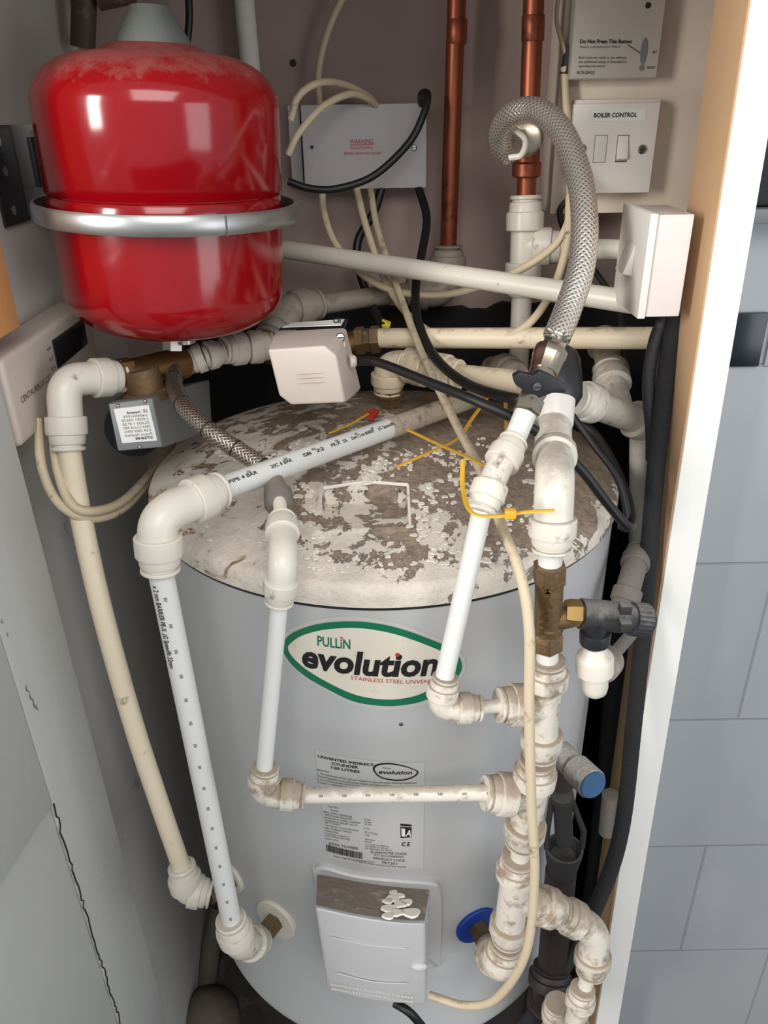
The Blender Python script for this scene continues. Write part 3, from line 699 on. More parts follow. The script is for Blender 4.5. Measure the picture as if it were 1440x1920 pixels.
for (s, x0, y0, x1, y1) in (('SWITCH OFF ELECTRICITY SUPPLY', 620, 1848, 775, 1873), ('BEFORE REMOVING THIS COVER', 622, 1856, 775, 1881)):
    a, c_ = P(x0, y0, YF+.0006), P(x1, y1, YF+.0006); text(s, plane_fn(a, c_-a, V((0, 0, .0028))), 'plaster', cv, 'embossed_text')
p = P(786, 1812, YF+.003); MB().sphere(p, .006, sc=(1.3, .7, .8)).build('thumb_notch', 'cover_plastic', cv)

# ================================================================== BOSSES with flanges
def boss(px, py, m, rpx, label, out=.045, nut='old_brass', name='cylinder_boss', nr=.011):
    s, z = cyl(px, py); p = cw(s, z, 0); n_ = (p-V((0, .75, z))).normalized()
    e = empty(name, p, label, 'pipe fitting', 'bosses on the cylinder shell')
    r = RW(2*rpx, p); MB().lathe(p-n_*.002, p+n_, [(0, r), (.0045, r), (.0055, r*.96), (.006, nr*1.2)], 40).build('flange', m, e)
    MB().lathe(p+n_*.003, p+n_, [(0, nr), (.016, nr), (.018, nr*.85), (.021, nr*.85), (.021, nr), (out, nr)], 36, hexn=6).build('nut', nut, e)
    return p+n_*out, n_
b1, n1 = boss(519, 1722, 'white_plastic', 44, 'white round flange and dusty nut at lower left of the cylinder', .030)
b2, n2 = boss(893, 1733, 'blue_plastic', 42, 'blue round flange and dusty nut at lower right of the cylinder', .030)
b3, n3 = boss(440, 1645, 'white_plastic', 30, 'white flange on the far left of the cylinder behind the long pipe', .03)

# ================================================================== PIPES, LEFT
# A: long pipe at far left
fitting('elbow', (118, 712, .66), [(231, 706, .70), (128, 845, .64)], 42, 'white_plastic', 'large clean white elbow in front of the heating programmer', 'large elbows', k=.95)
pipe([(128, 830, .641), (150, 960, .63), (190, 1140, .61), (245, 1340, .595), (290, 1480, .585), (347, 1645, .575)], 42, 'cream_pipe', 'longest leftmost cream pipe curving down beside the open door', curve=True)
fitting('elbow', (352, 1668, .572), [(340, 1622, .577), b3], 34, 'white_plastic', 'small white elbow at the foot of the leftmost cream pipe', 'small elbows')
# B: long printed pipe
fitting('elbow', (293, 968, .50), [(414, 918, .545), (301, 1072, .495)], 50, 'white_plastic', 'big white elbow with printed pipe leaving to the right at left of the lid', 'large elbows', k=.93)
bh = pipe([(400, 922, .545), (900, 742, .80)], 47, 'clean_pipe', 'printed white pipe crossing above the cylinder lid')
bv = pipe([(299, 1060, .495), (438, 1745, .485)], 48, 'clean_pipe', 'long printed white pipe running down the left of the cylinder')
fitting('elbow', (449, 1772, .487), [(432, 1722, .485), b1], 37, 'half_dusty_plastic', 'white elbow joining the long printed pipe to the white flange', 'small elbows')
MB_d = None
def tube_text(s, A, B, r, side, u0, u1, hh, m, parent, bold=.02):
    """lettering wrapped on a straight pipe, side = direction roughly towards reader."""
    ax = (B-A).normalized(); L_ = (B-A).length; sd = (side-ax*side.dot(ax)).normalized(); up = sd.cross(ax)
    if up.z < 0 and abs(up.z) > .3: up = up
    def fn(a, b_):
        t = u0+(u1-u0)*a; ang = (b_-.5)*hh/r
        return A+ax*(t*L_)+(sd*math.cos(ang)+up*math.sin(ang))*(r+.0003)
    return text(s, fn, m, parent, 'printed_marking', bold=bold)
A, B = P(400, 922, .545), P(900, 742, .80); r = RW(47, A)
sd = (CAM-A.lerp(B, .3)).normalized()+V((0, 0, .35))
for (s, a, c_) in (('22m JRC - 4 BAR', .02, .14), ('12C CEG S2', .17, .26), ('22mm x 2 mm BARRIER', .36, .47), ('JG Speedfit', .52, .60)):
    pass
for (s, a, c_) in (('PIPE 4 BAR', .03, .11), ('20C 6 BAR', .15, .215), ('SB  22', .25, .32), ('PE-X  S5', .345, .40), ('22mm x 2 mm BARRIER', .415, .50), ('JG Speedfit', .515, .58)):
    tube_text(s, A, B, r, sd, a, c_, .0029, 'ink_black', bh)
mat('pipe_grime', srgb(176, 160, 142), .85, dirt_amt=.6, dscale=50, dirt=srgb(120, 104, 90), bump=.3)
MB().tube([A.lerp(B, .575+.425*i/8) for i in range(9)], lambda t: r+.00025, 28).build('grime_film', 'pipe_grime', bh)
def ticks(A, B, r, sd, ts, m, parent):
    ax = (B-A).normalized(); L_ = (B-A).length; sd = (sd-ax*sd.dot(ax)).normalized(); up = sd.cross(ax); b = MB()
    for t in ts:
        for dx in (-.0013, 0, .0013):
            c_ = A+ax*(t*L_+dx)
            q = [c_+ax*sx*.00035+(sd*math.cos(an)+up*math.sin(an))*(r+.0003) for sx, an in ((-1, -.13), (1, -.13), (1, .13), (-1, .13))]
            b.add(q, [(0,1,2,3)])
    b.build('metre_marks', m, parent)
ticks(A, B, r, sd+V((0,0,.5)), [.09, .20, .29, .37, .44, .50], 'ink_grey', bh)
A, B = P(299, 1060, .495), P(438, 1745, .485); r = RW(48, A); sd = (CAM-A.lerp(B, .5)).normalized()
tube_text('x 2 mm BARRIER PE-X', A, B, r, sd+V((-.5, 0, 0)), .03, .13, .0042, 'ink_black', bv); tube_text('JG Speedfit 22mm', A, B, r, sd+V((-.5, 0, 0)), .135, .215, .0042, 'ink_black', bv)
ticks(A, B, r, sd+V((-.05, 0, 0)), [.06+.058*i for i in range(17)], 'ink_grey', bv)
# C: thinner loop
fitting('elbow', (531, 1052, .485), [(529, 972, .535), (523, 1131, .485)], 37, 'white_plastic', 'white elbow turning down over the cylinder rim left of centre', 'small elbows', k=.9)
pipe([(524, 1125, .485), (495, 1445, .47)], 34, 'clean_pipe', 'short straight white pipe hanging down left of the green oval logo')
fitting('elbow', (492, 1488, .468), [(498, 1438, .47), (572, 1492, .468)], 33, 'dusty_plastic', 'dusty white elbow below the logo at the left', 'small elbows', k=.85)
hp = pipe([(560, 1492, .468), (925, 1486, .462)], 30, 'half_dusty_plastic', 'dusty horizontal white pipe across the data label')
A, B = P(560, 1492, .468), P(925, 1486, .462); ticks(A, B, RW(30, A), V((0, -1, .9)), [.12+.122*i for i in range(8)], 'ink_grey', hp)
# grey coupling upstream
g1 = pp([(505, 880, .60), (522, 930, .565), (528, 985, .53)])
e = empty('grey_coupling', g1[1], 'grey dusty pipe coupling on the lid behind the printed pipe', 'pipe fitting')
MB().lathe(g1[0], g1[1], [(0, .008), ((g1[1]-g1[0]).length, .0095)], 28).build('sleeve', 'grey_dusty_plastic', e)
A = g1[1]; B = P(526, 965, .545); MB().lathe(A-(B-A)*.3, B, [(0, .008), (.003, .0115), (.016, .0118), (.020, .010), (.022, .0085)], 32).build('socket', 'dark_dusty', e)
pipe([(524, 940, .552), (530, 1000, .52)], 26, 'white_plastic', 'very short white pipe stub between the grey coupling and the white elbow')

# ================================================================== PIPES, FRONT RIGHT (D)
pipe([(985, 775, .535), (958, 840, .52)], 42, 'clean_pipe', 'short bright white pipe below the chrome nut of the hose valve')
fitting('coupler', (925, 895, .495), [(964, 826, .52), (902, 962, .478)], 38, 'white_plastic', 'white straight coupler on the slanting front pipe', k=.98)
pipe([(904, 955, .48), (832, 1275, .455)], 38, 'clean_pipe', 'slanting white pipe in front of the lid and right end of the logo')
fitting('elbow', (824, 1327, .452), [(836, 1268, .455), (902, 1328, .455)], 33, 'dusty_plastic', 'dusty white elbow at right of the green oval logo', 'small elbows', k=.85)
pipe([(895, 1328, .455), (945, 1322, .46)], 27, 'half_dusty_plastic', 'very short dusty white pipe linking the logo elbow to the riser')
# E: riser
YS = .468
pipe([(1037, 798, .598), (1038, 862, .56)], 68, 'half_dusty_plastic', 'thick dusty white pipe stub behind the hose valve above the lid')
fitting('elbow', (1040, 905, .478), [(1040, 838, .55), (1034, 1035, YS)], 50, 'half_dusty_plastic', 'large white elbow at right of the lid turning down into the riser', 'large elbows', k=.85)
pipe([(1034, 1020, YS), (1030, 1075, YS)], 46, 'clean_pipe', 'short bright white pipe entering the top of the brass tee')
# brass strainer tee
A = P(1031, 1056, YS); B = P(1026, 1216, YS); L_ = (B-A).length
e = empty('brass_tee', A.lerp(B, 1), 'tarnished brown brass tee valve on the white riser', 'valve')
R_ = RW(54, A); MB().lathe(A, B, [(.008, R_), (.010, R_*1.02), (L_*.35, R_), (L_*.7, R_*.98), (L_-.012, R_)], 40).build('body', 'old_brass', e)
MB().lathe(A, B, [(0, R_*1.05), (.001, R_*1.18), (.015, R_*1.18), (.0165, R_*1.05)], 36, hexn=6).build('nut', 'old_brass', e)
MB().lathe(B, A, [(0, R_*1.05), (.001, R_*1.16), (.014, R_*1.16), (.0155, R_*1.05)], 36, hexn=6).build('nut', 'old_brass', e)
MB().lathe(B+(A-B).normalized()*.017, A, [(0, R_*1.0), (.001, R_*1.12), (.004, R_*1.12), (.005, R_*1.0)], 36).build('collar', 'old_brass', e)
br = pp([(1030, 1165, YS), (1095, 1150, YS)])
MB().lathe(br[0], br[1], [(0, RW(42, A)), ((br[1]-br[0]).length*.6, RW(44, A))], 30).build('branch', 'old_brass', e)
MB().lathe(P(1058, 1148, YS), P(1095, 1150, YS), [(0, RW(48, A)), (.004, RW(54, A)), (.011, RW(54, A)), (.0125, RW(44, A))], 30, hexn=6).build('branch_nut', 'bright_brass', e)
a, c_ = P(1026, 1190, YS-R_/1-.0004), P(1033, 1100, YS-R_-.0004); text('PAR-JAM', plane_fn(a, c_-a, V((-.006, 0, 0))), 'brass', e, 'cast_lettering', bold=.02)
a = P(1033, 1090, YS-R_-.0002); MB().obox(a, V((.0045, 0, 0)), V((0, .001, 0)), V((0, 0, .006))).build('cast_pad', 'old_brass', e, bevel=.0006)
pipe([(1027, 1205, YS), (1026, 1250, YS)], 42, 'clean_pipe', 'short bright white pipe below the brass tee')
fitting('tee', (1021, 1322, YS), [(1027, 1236, YS), (1013, 1416, YS), (933, 1322, .461)], 44, 'dusty_plastic', 'upper dusty white tee of the riser, beside the logo elbow', 'riser tees', k=.8)
pipe([(1013, 1408, YS), (1008, 1434, YS)], 36, 'half_dusty_plastic', 'tiny pipe gap between the upper and middle riser tees')
fitting('tee', (996, 1492, YS), [(1008, 1424, YS), (979, 1582, YS), (908, 1487, .463)], 44, 'dusty_plastic', 'middle dusty white tee where the horizontal pipe meets the riser', 'riser tees', k=.8)
pipe([(979, 1572, YS), (973, 1620, YS)], 36, 'half_dusty_plastic', 'short dusty pipe between the middle and lower riser tees')
fitting('tee', (963, 1678, YS), [(973, 1606, YS), (952, 1760, YS), (1052, 1710, .475)], 42, 'dusty_plastic', 'lowest dusty white tee of the riser, with branch to the right', 'riser tees', k=.75)
pipe([(953, 1745, YS), (948, 1785, YS)], 34, 'half_dusty_plastic', 'very short dusty pipe at the bottom of the riser')
fitting('elbow', (938, 1812, YS-.002), [(950, 1768, YS), b2], 40, 'dusty_plastic', 'heavily dusted white elbow at the blue flange', 'small elbows', k=.8)
p0 = P(938, 1800, YS-.004); tag(MB().lathe(p0, P(933, 1836, YS-.004), [(0, .0105), (.008, .0105), (.015, .010), (.0175, .008), (.018, .0)], 28).build('plug_cap', 'half_dusty_plastic'), 'round white stop end below the dusty elbow at the blue flange', 'pipe fitting')
# branch to right
fitting('elbow', (1118, 1745, .475), [(1048, 1708, .475), (1108, 1822, .47)], 38, 'dusty_plastic', 'dusty white elbow close to the door frame at lower right', 'small elbows', k=.8)
pipe([(1109, 1808, .47), (1088, 1880, .465)], 28, 'half_dusty_plastic', 'short thin dusty pipe at lower right below the elbow')
fitting('coupler', (1084, 1898, .462), [(1093, 1852, .465), (1072, 1945, .46)], 30, 'dusty_plastic', 'dusty white coupler cut by the bottom photo edge at right', k=.9)
fitting('coupler', (1045, 1915, .50), [(1046, 1880, .50), (1040, 1960, .50)], 32, 'dusty_plastic', 'pale coupler left of the dusty coupler at the bottom photo edge', k=.9)

# ================================================================== RELIEF VALVE at right
A, B = P(1083, 1150, .472), P(1185, 1160, .475); L_ = (B-A).length; r = RW(58, A)
e = empty('relief_valve', A, 'black dusty relief valve with ribbed knob pointing right beside the riser', 'valve')
MB().lathe(A, B, [(0, r*.7), (.002, r), (L_*.45, r*1.03), (L_*.8, r), (L_, r*.95)], 36).build('body', 'dusty_black', e)
MB().lathe(B-(B-A)*.05, P(1222, 1165, .478), [(0, r*.8), (.001, r*1.08), (.0135, r*1.1), (.0155, r)], 48, ribs=24, ribh=.0005, r0=0, r1=.014).build('knob', 'dusty_black', e)
MB().lathe(P(1118, 1160, .470), P(1114, 1216, .470), [(0, r*.75), (.010, r*.75), (.011, r*.98), (.013, r*1.02), (.021, r*.98), (.022, r*.7)], 36).build('outlet', 'black_plastic', e)
for k in (0, 1):
    c_ = P(1172, 1140+32*k, .455); MB().obox(c_, V((.004, 0, 0)), V((0, .004, 0)), V((0, 0, .0035))).build('lug', 'dusty_black', e, bevel=.0008)
A = P(1115, 1212, .470); B = P(1115, 1306, .468); r = RW(50, A)
e = empty('push_fit_elbow', B, 'white rounded elbow hanging under the black relief valve', 'pipe fitting', 'small elbows')
Ln = (B-A).length
MB().lathe(A, B, [(0, r*.72), (.002, r*.9), (.004, r*.95), (.008, r*1.35), (.010, r*1.42), (.0225, r*1.42), (.024, r*1.2), (.0243, r*1.02), (Ln-.010, r*1.02), (Ln-.005, r*.9), (Ln-.0015, r*.5), (Ln, .0002)], 40).build('body', 'half_dusty_plastic', e)
c0 = P(1118, 1262, .475); c1 = P(1152, 1225, .53); MB().lathe(c0, c1, [(0, r*1.0), (.02, r*1.05), (.022, r*1.35), (.04, r*1.35), (.045, r)], 32).build('rear_socket', 'grey_dusty_plastic', e)
pipe([(1150, 1228, .528), (1205, 1165, .60)], 24, 'dark_dusty', 'grey dusty pipe stub rising behind the relief valve')
fitting('elbow', (1182, 1090, .62), [(1165, 1150, .60), (1198, 1030, .66)], 30, 'dark_dusty', 'grey dusty elbow above the relief valve against the door frame', 'small elbows')

# ================================================================== LOWER VALVE, TUNDISH, WASTE
A = P(1046, 1408, .555); B = P(1112, 1472, .505); L_ = (B-A).length; r = RW(60, B)
e = empty('pressure_valve', A, 'furry dust-covered valve with blue end cap right of the riser', 'valve')
MB().lathe(A, B, [(0, r*.75), (.004, r*.9), (L_*.44, r*.85), (L_*.46, r*.6), (L_*.52, r*.6), (L_*.54, r*.98), (L_*.97, r), (L_*.98, r*.9)], 36).build('body', 'dusty_valve', e)
MB().lathe(A.lerp(B, .965), B, [(0, r*.9), (.002, r*.92), (.0035, r*.86), (.0036, .0005)], 36).build('end_cap', 'blue_cap', e)
MB().lathe(P(1050, 1425, .565), P(1056, 1510, .560), [(0, .012), (.03, .012), (.032, .010), (.055, .009), (.06, .010)], 30).build('outlet', 'dark_pipe', e)
e = empty('tundish', P(1050, 1640, .55), 'black dusty open-sided tundish funnel above a dark waste pipe', 'tundish')
c0, c1, c2_, c3 = [P(x, y, .55) for x, y in ((1054, 1490), (1058, 1575), (1058, 1590), (1052, 1640))]
r = RW(70, c1)
MB().lathe(c0, c1, [(0, r*.6), (.006, r*.62), (.010, r*.5), ((c1-c0).length, r*.48)], 30).build('inlet', 'black_dust', e)
MB().lathe(c3, c2_, [(0, r*.72), (.003, r*.75), ((c2_-c3).length*.8, r*.98), ((c2_-c3).length, r*1.02), ((c2_-c3).length, r*.88), ((c2_-c3).length*.7, r*.7)], 36).build('cup', 'black_dust', e)
for s in (-1, 1):
    MB().tube([c0+V((s*r*.5, 0, -.006)), c1+V((s*r*.98, 0, .012)), c2_+V((s*r*.95, 0, 0))], .003, 10).build('arm', 'black_dust', e)
tag(MB().tube(pp([(1052, 1632, .55), (1040, 1760, .55), (1022, 1940, .55)]), RW(58, P(1052, 1632, .55)), 28).build('waste_pipe', 'dark_pipe'), 'dark brown waste pipe running down from the black tundish', 'pipe')
e = fitting('coupler', (1030, 1850, .54), [(1034, 1810, .55), (1026, 1900, .55)], 44, 'dark_pipe', 'dark coupler on the waste pipe near the bottom of the photo', k=.9)
pipe([(1145, 1490, .66), (1138, 1560, .66)], 32, 'dark_dusty', 'dim grey pipe end behind the black insulated pipe at lower right')
# insulated pipes right
tag(MB().tube(cr(pp([(1266, 585, .695), (1250, 700, .685), (1232, 860, .665), (1219, 1010, .65), (1206, 1180, .63), (1188, 1360, .605), (1168, 1540, .585), (1138, 1650, .565), (1082, 1770, .55), (1010, 1890, .54), (950, 1960, .53)])), RW(34, P(1250, 700, .69)), 24).build('insulated_pipe', 'black_foam'), 'long black foam-lagged pipe following the door frame from the switch box to the floor', 'pipe', 'lagged pipes')
tag(MB().tube(cr(pp([(1178, 1120, .76), (1164, 1300, .745), (1146, 1480, .74), (1126, 1640, .74), (1096, 1850, .74)])), RW(66, P(1190, 1100, .76)), 24).build('insulated_pipe', 'black_foam'), 'thick black lagged pipe in the gap behind the relief valve', 'pipe', 'lagged pipes')
cable([(1250, 590, .70), (1228, 640, .695), (1216, 720, .69), (1222, 810, .685), (1222, 860, .69)], 24, 'dusty_black', 'thick dark grey cable looping below the side switch box')

# ================================================================== BACK PIPES
def copper(a, b_, w, label): return pipe([a, b_], w, 'copper', label, 'copper_pipe', group='copper pipes')
copper((859, -80, .985), (840, 470, .985), 36, 'left copper pipe against the back wall right of the wiring box')
copper((1004, -80, .93), (986, 380, .93), 40, 'right copper pipe behind the curled end of the braided hose')
for (x, y, Y, w, lb) in ((857, 36, .985, 39, 'solder collar near the top of the left copper pipe'), (1000, 28, .93, 43, 'solder collar near the top of the right copper pipe')):
    a = P(x, y, Y); MB_ = MB().lathe(a, P(x-1, y+40, Y), [(0, RW(w-2, a)), (.001, RW(w, a)), (.022, RW(w, a)), (.023, RW(w-2, a))], 28).build('copper_collar', 'copper'); tag(MB_, lb, 'pipe fitting')
fitting('elbow', (838, 550, .98), [(840, 460, .985), (762, 546, .975)], 36, 'grey_dusty_plastic', 'white elbow socket under the left copper pipe', 'back elbows', k=.7)
pipe([(770, 546, .975), (575, 575, .88)], 34, 'grey_dusty_plastic', 'dusty grey pipe low on the back wall behind the cables')
fitting('elbow', (535, 582, .86), [(598, 570, .89), (505, 635, .83)], 38, 'grey_dusty_plastic', 'dusty elbow tucked under the right side of the red vessel', 'back elbows')
# tee under right copper pipe
fitting('tee', (983, 462, .925), [(986, 366, .93), (979, 555, .92), (1062, 464, .915)], 38, 'white_plastic', 'white tee below the right copper pipe', k=1.0)
pipe([(1055, 466, .915), (1225, 470, .88)], 37, 'white_plastic', 'short upper white pipe running right into the switch box side')
pipe([(979, 540, .92), (972, 690, .91)], 38, 'white_plastic', 'vertical white pipe below the tee behind the beige cable loops')
pipe([(520, 466, .965), (1222, 572, .71)], 33, 'white_plastic', 'long upper white pipe slanting from the vessel to the switch box')
fitting('coupler', (1212, 569, .712), [(1192, 564, .722), (1240, 575, .700)], 34, 'white_plastic', 'small white socket at the right end of the slanting pipe', k=.9) if False else None
pipe([(706, 634, .845), (1225, 634, .75)], 37, 'warm_pipe', 'long horizontal cream pipe from the zone valve to the right')
tag(MB().tube(pp([(1218, 634, .752), (1262, 634, .745)]), RW(36, P(1218, 634, .752)), 24).build('pipe_sleeve', 'grey_cap'), 'grey sleeve at the right end of the horizontal cream pipe', 'pipe')
# zone valve with white actuator
e = empty('zone_valve', P(600, 700, .68), 'brass zone valve with boxy white plastic motor head and black lead', 'valve')
MB().lathe(P(662, 640, .85), P(712, 636, .845), [(0, .012), (.004, .0155), (.012, .0155), (.014, .013), (.020, .013), (.021, .0155), (.030, .015)], 36, hexn=6).build('brass_nut', 'old_brass', e)
MB().tube(pp([(500, 660, .80), (560, 660, .82), (670, 640, .85)]), .012, 24).build('brass_body', 'brass', e)
YA = .655; YBk = .73
fr = pp([(503, 656, YA+.003), (608, 648, YA), (631, 668, YA-.003), (648, 755, YA), (546, 759, YA+.004), (524, 742, YA+.004)])
bk_ = pp([(516, 621, YBk), (649, 614, YBk), (677, 728, YBk-.01), (660, 745, YBk-.02), (560, 745, YBk), (520, 700, YBk)])
hd = hull(fr+bk_, 'motor_head', 'actuator_white', e, .0022)
a = P(638, 633, .700); nd = (CAM-a).normalized(); b = MB().lathe(a-nd*.004+V((-.004, 0, -.006)), a+nd, [(0, .009), (.006, .0088), (.0075, .008)], 24).build('screw_boss', 'actuator_white', hd); screw(hd, a+nd*.005, nd, .0042, 'steel')
q = pp([(523, 616, .735), (545, 606, .75), (652, 598, .75), (646, 612, .735)]); MB().prism(q, V((0, .002, -.002))).build('label_plate', 'black_plastic', hd)
q = pp([(530, 615, .732), (548, 607, .747), (646, 600, .747), (640, 611, .732)]); MB().prism([v+V((0, -.001, .0012)) for v in q], V((0, 0, -.0006))).build('label', 'label_white', hd)
a, c_ = P(625, 609, .738)+V((0, -.002, .0022)), P(640, 608, .738)+V((0, -.002, .0022)); text('CE', plane_fn(a, c_-a, V((0, .004, .0035))), 'ink_black', hd, bold=.03)
for i, y in enumerate((700, 708, 717)):
    a, c_ = P(556+i*2, y, YA-.001), P(604+i, y-1, YA-.001); MB().tube([a, c_], .0004, 6).build('moulded_line', 'actuator_white', hd)
MB().lathe(P(655, 678, .69), P(672, 677, .692), [(0, .006), (.004, .006), (.006, .0045)], 20).build('cable_gland', 'actuator_white', hd)
MB().lathe(P(655, 678, .69), P(672, 677, .692), [(0, .0085), (.003, .0085), (.004, .007)], 20)
# left of zone valve
fitting('coupler', (460, 652, .78), [(418, 657, .765), (512, 648, .79)], 34, 'half_dusty_plastic', 'white coupler between red vessel underside and the white valve motor head', k=.85)
fitting('coupler', (385, 668, .755), [(352, 680, .75), (418, 660, .765)], 30, 'half_dusty_plastic', 'dim white coupler under the red vessel beside the brass valve', k=.7)
pipe([(345, 675, .752), (520, 648, .79)], 24, 'half_dusty_plastic', 'white pipe threaded through the couplers under the red vessel')
# elbow and yellowish pipe mid
fitting('elbow', (728, 682, .82), [(728, 738, .82), (800, 688, .80)], 36, 'warm_pipe', 'white elbow under the horizontal cream pipe above the lid', 'back elbows', k=.7)
tag(MB().lathe(P(732, 765, .82), P(730, 722, .82), [(0, .013), (.012, .013), (.013, .0155), (.026, .0155), (.028, .013)], 36, hexn=6).build('brass_connector', 'old_brass'), 'dark brass connector standing on the lid under the white elbow', 'pipe fitting')
fitting('coupler', (812, 695, .785), [(758, 683, .81), (862, 704, .765)], 38, 'warm_pipe', 'cream coupler behind the crossing beige and black cables', k=.95)
pipe([(850, 702, .77), (985, 718, .68)], 40, 'warm_pipe', 'short cream pipe running right to the pressure valve')
fitting('elbow', (935, 690, .86), [(968, 705, .82), (915, 720, .88)], 34, 'grey_dusty_plastic', 'dusty grey elbow hidden behind the pressure valve', 'back elbows')
# tee at right
fitting('tee', (1160, 772, .735), [(1078, 746, .70), (1222, 800, .755), (1142, 692, .80)], 40, 'half_dusty_plastic', 'big dusty white tee to the right of the black pressure valve', k=.85)
pipe([(1150, 715, .785), (1136, 655, .83)], 34, 'grey_dusty_plastic', 'dusty pipe rising from the big tee at right')
fitting('coupler', (1138, 668, .82), [(1150, 715, .79), (1130, 630, .85)], 36, 'grey_dusty_plastic', 'dusty white coupler under the right part of the horizontal cream pipe', k=.6)
pipe([(1200, 790, .75), (1195, 1060, .80)], 38, 'white_plastic', 'pale vertical pipe in the gap right of the cylinder lid')

# ================================================================== BRAIDED HOSES
def braid(pts, w, m, K, parent, name='braid'):
    q = pp(pts); r = RW(w, q[len(q)//2]); b = MB(); b.tube(cr(q, 24), r, 24, uvs=True); b.uvk = (K, 1/(2*PI*r)*K); return b.build(name, m, parent)
hz = [(972, 262, .90), (946, 288, .875), (938, 248, .85), (960, 214, .825), (1005, 207, .80), (1050, 243, .765), (1083, 320, .72), (1096, 410, .68), (1090, 500, .65), (1065, 580, .625), (1044, 632, .605)]
e = empty('braided_hose', P(*hz[-1]), 'bright steel braided hose arching down from the right copper pipe', 'hose', 'braided hoses')
braid(hz, 47, 'braid_steel', 14, e)
A, B = P(1052, 605, .615), P(1032, 668, .595); L_ = (B-A).length; r = RW(37, A)
MB().lathe(A, B, [(0, r*1.15), (.004, r*1.22), (L_*.5, r*1.05), (L_*.55, r*1.2), (L_*.98, r*1.25), (L_, r)], 32, hexn=8).build('crimp', 'steel', e)
A = P(975, 262, .925); MB().lathe(A, P(968, 266, .85), [(0, .012), (.003, .0155), (.016, .0155), (.018, .012), (.03, .012)], 36, hexn=6).build('end_nut', 'nickel', e)
a = P(968, 296, .85); MB().tube(cr(pp([(962, 240, .84), (985, 262, .84), (978, 290, .845), (955, 296, .85)])), .003, 10).build('plastic_ring', 'white_plastic', e)
e = empty('compression_tee', P(985, 262, .93), 'dull brass branch joining the braided hose to the right copper pipe', 'pipe fitting')
MB().lathe(P(993, 205, .93), P(987, 318, .93), [(0, .0135), (.002, .0155), (.014, .0155), (.016, .0135), (.05, .0135), (.052, .0155), (.064, .0155), (.066, .0135)], 36).build('body', 'copper', e)
MB().lathe(P(988, 260, .93), P(984, 262, .87), [(0, .014), (.02, .0175), (.034, .0175), (.036, .014)], 36).build('branch', 'nickel', e)
# valve at hose foot
e = empty('hose_valve', P(990, 760, .56), 'chrome isolating valve with black lever at the foot of the steel braided hose', 'valve')
A, B = P(1034, 655, .595), P(1018, 700, .58); r = RW(66, A)
MB().lathe(A, B, [(0, r*.9), (.002, r), (.008, r), (.010, r*.92), ((B-A).length, r*.86)], 36, hexn=8).build('union_nut', 'nickel', e)
A, B = P(1019, 695, .582), P(990, 760, .56); MB().lathe(A, B, [(0, RW(52, A)), ((B-A).length*.6, RW(48, A)), ((B-A).length, RW(40, A))], 32).build('body', 'nickel', e)
A, B = P(996, 748, .562), P(978, 796, .548); r = RW(54, A); MB().lathe(A, B, [(0, r*.8), (.001, r), (.012, r), (.013, r*.85), (.017, r*.8)], 36, hexn=6).build('lower_nut', 'nickel', e)
lv = pp([(962, 706, .555), (975, 698, .555), (1000, 704, .555), (1012, 696, .555), (1035, 706, .555), (1060, 722, .555), (1062, 736, .555), (1035, 738, .555), (1010, 748, .555), (990, 738, .555), (966, 722, .555)])
MB().prism(lv, V((0, .008, 0))).build('lever', 'black_plastic', e, bevel=.0015)
a = P(1007, 725, .554); screw(e, a, V((0, -1, 0)), .0032, 'ink_grey')
# pressure reducer behind
e = empty('pressure_reducer', P(1040, 800, .62), 'round black pressure reducing valve with white band behind the black lever', 'valve')
A, B = P(1042, 655, .66), P(1040, 760, .63); r = RW(100, A)
MB().lathe(A, B, [(0, r*.6), (.004, r*.8), (.010, r*.92), (.03, r), ((B-A).length*.85, r*1.0), ((B-A).length, r*.8)], 44).build('housing', 'black_plastic', e)
A, B = P(1038, 752, .615), P(1037, 802, .60); MB().lathe(A, B, [(0, RW(80, A)), ((B-A).length*.9, RW(74, A)), ((B-A).length, RW(70, A))], 40).build('white_band', 'switch_white', e)
# grey-braided hose under the vessel
e = empty('braided_hose', P(490, 865, .62), 'dull grey braided hose with black tracers leaving the red vessel underside', 'hose', 'braided hoses')
hq = [(326, 690, .728), (328, 728, .69), (350, 768, .650), (398, 812, .625), (450, 846, .615), (512, 888, .600)]
braid(hq, 34, 'braid_grey', 12, e)
A, B = P(325, 640, .745), P(326, 668, .74); MB().lathe(A, B, [(0, .0105), (.012, .0105), (.013, .009), (.018, .009)], 36, hexn=6).build('hex_nut', 'steel', e)
A, B = P(325, 664, .742), P(327, 712, .73); MB().lathe(A, B, [(0, .0085), (.003, .0098), (.014, .0092), (.022, .0098), (.026, .0088)], 32).build('crimp', 'steel', e)
qq = cr(pp(hq), 24); rr_ = RW(34, qq[60])
for k in (14, 42, 68, 92, 112):
    c_ = qq[k]; t = (qq[k+1]-qq[k-1]).normalized(); b = MB().lathe(c_-t*.0007, c_+t, [(0, rr_*1.02), (.0001, rr_*1.05), (.0013, rr_*1.05), (.0014, rr_*1.02)], 24).build('tracer_band', 'ink_black', e)

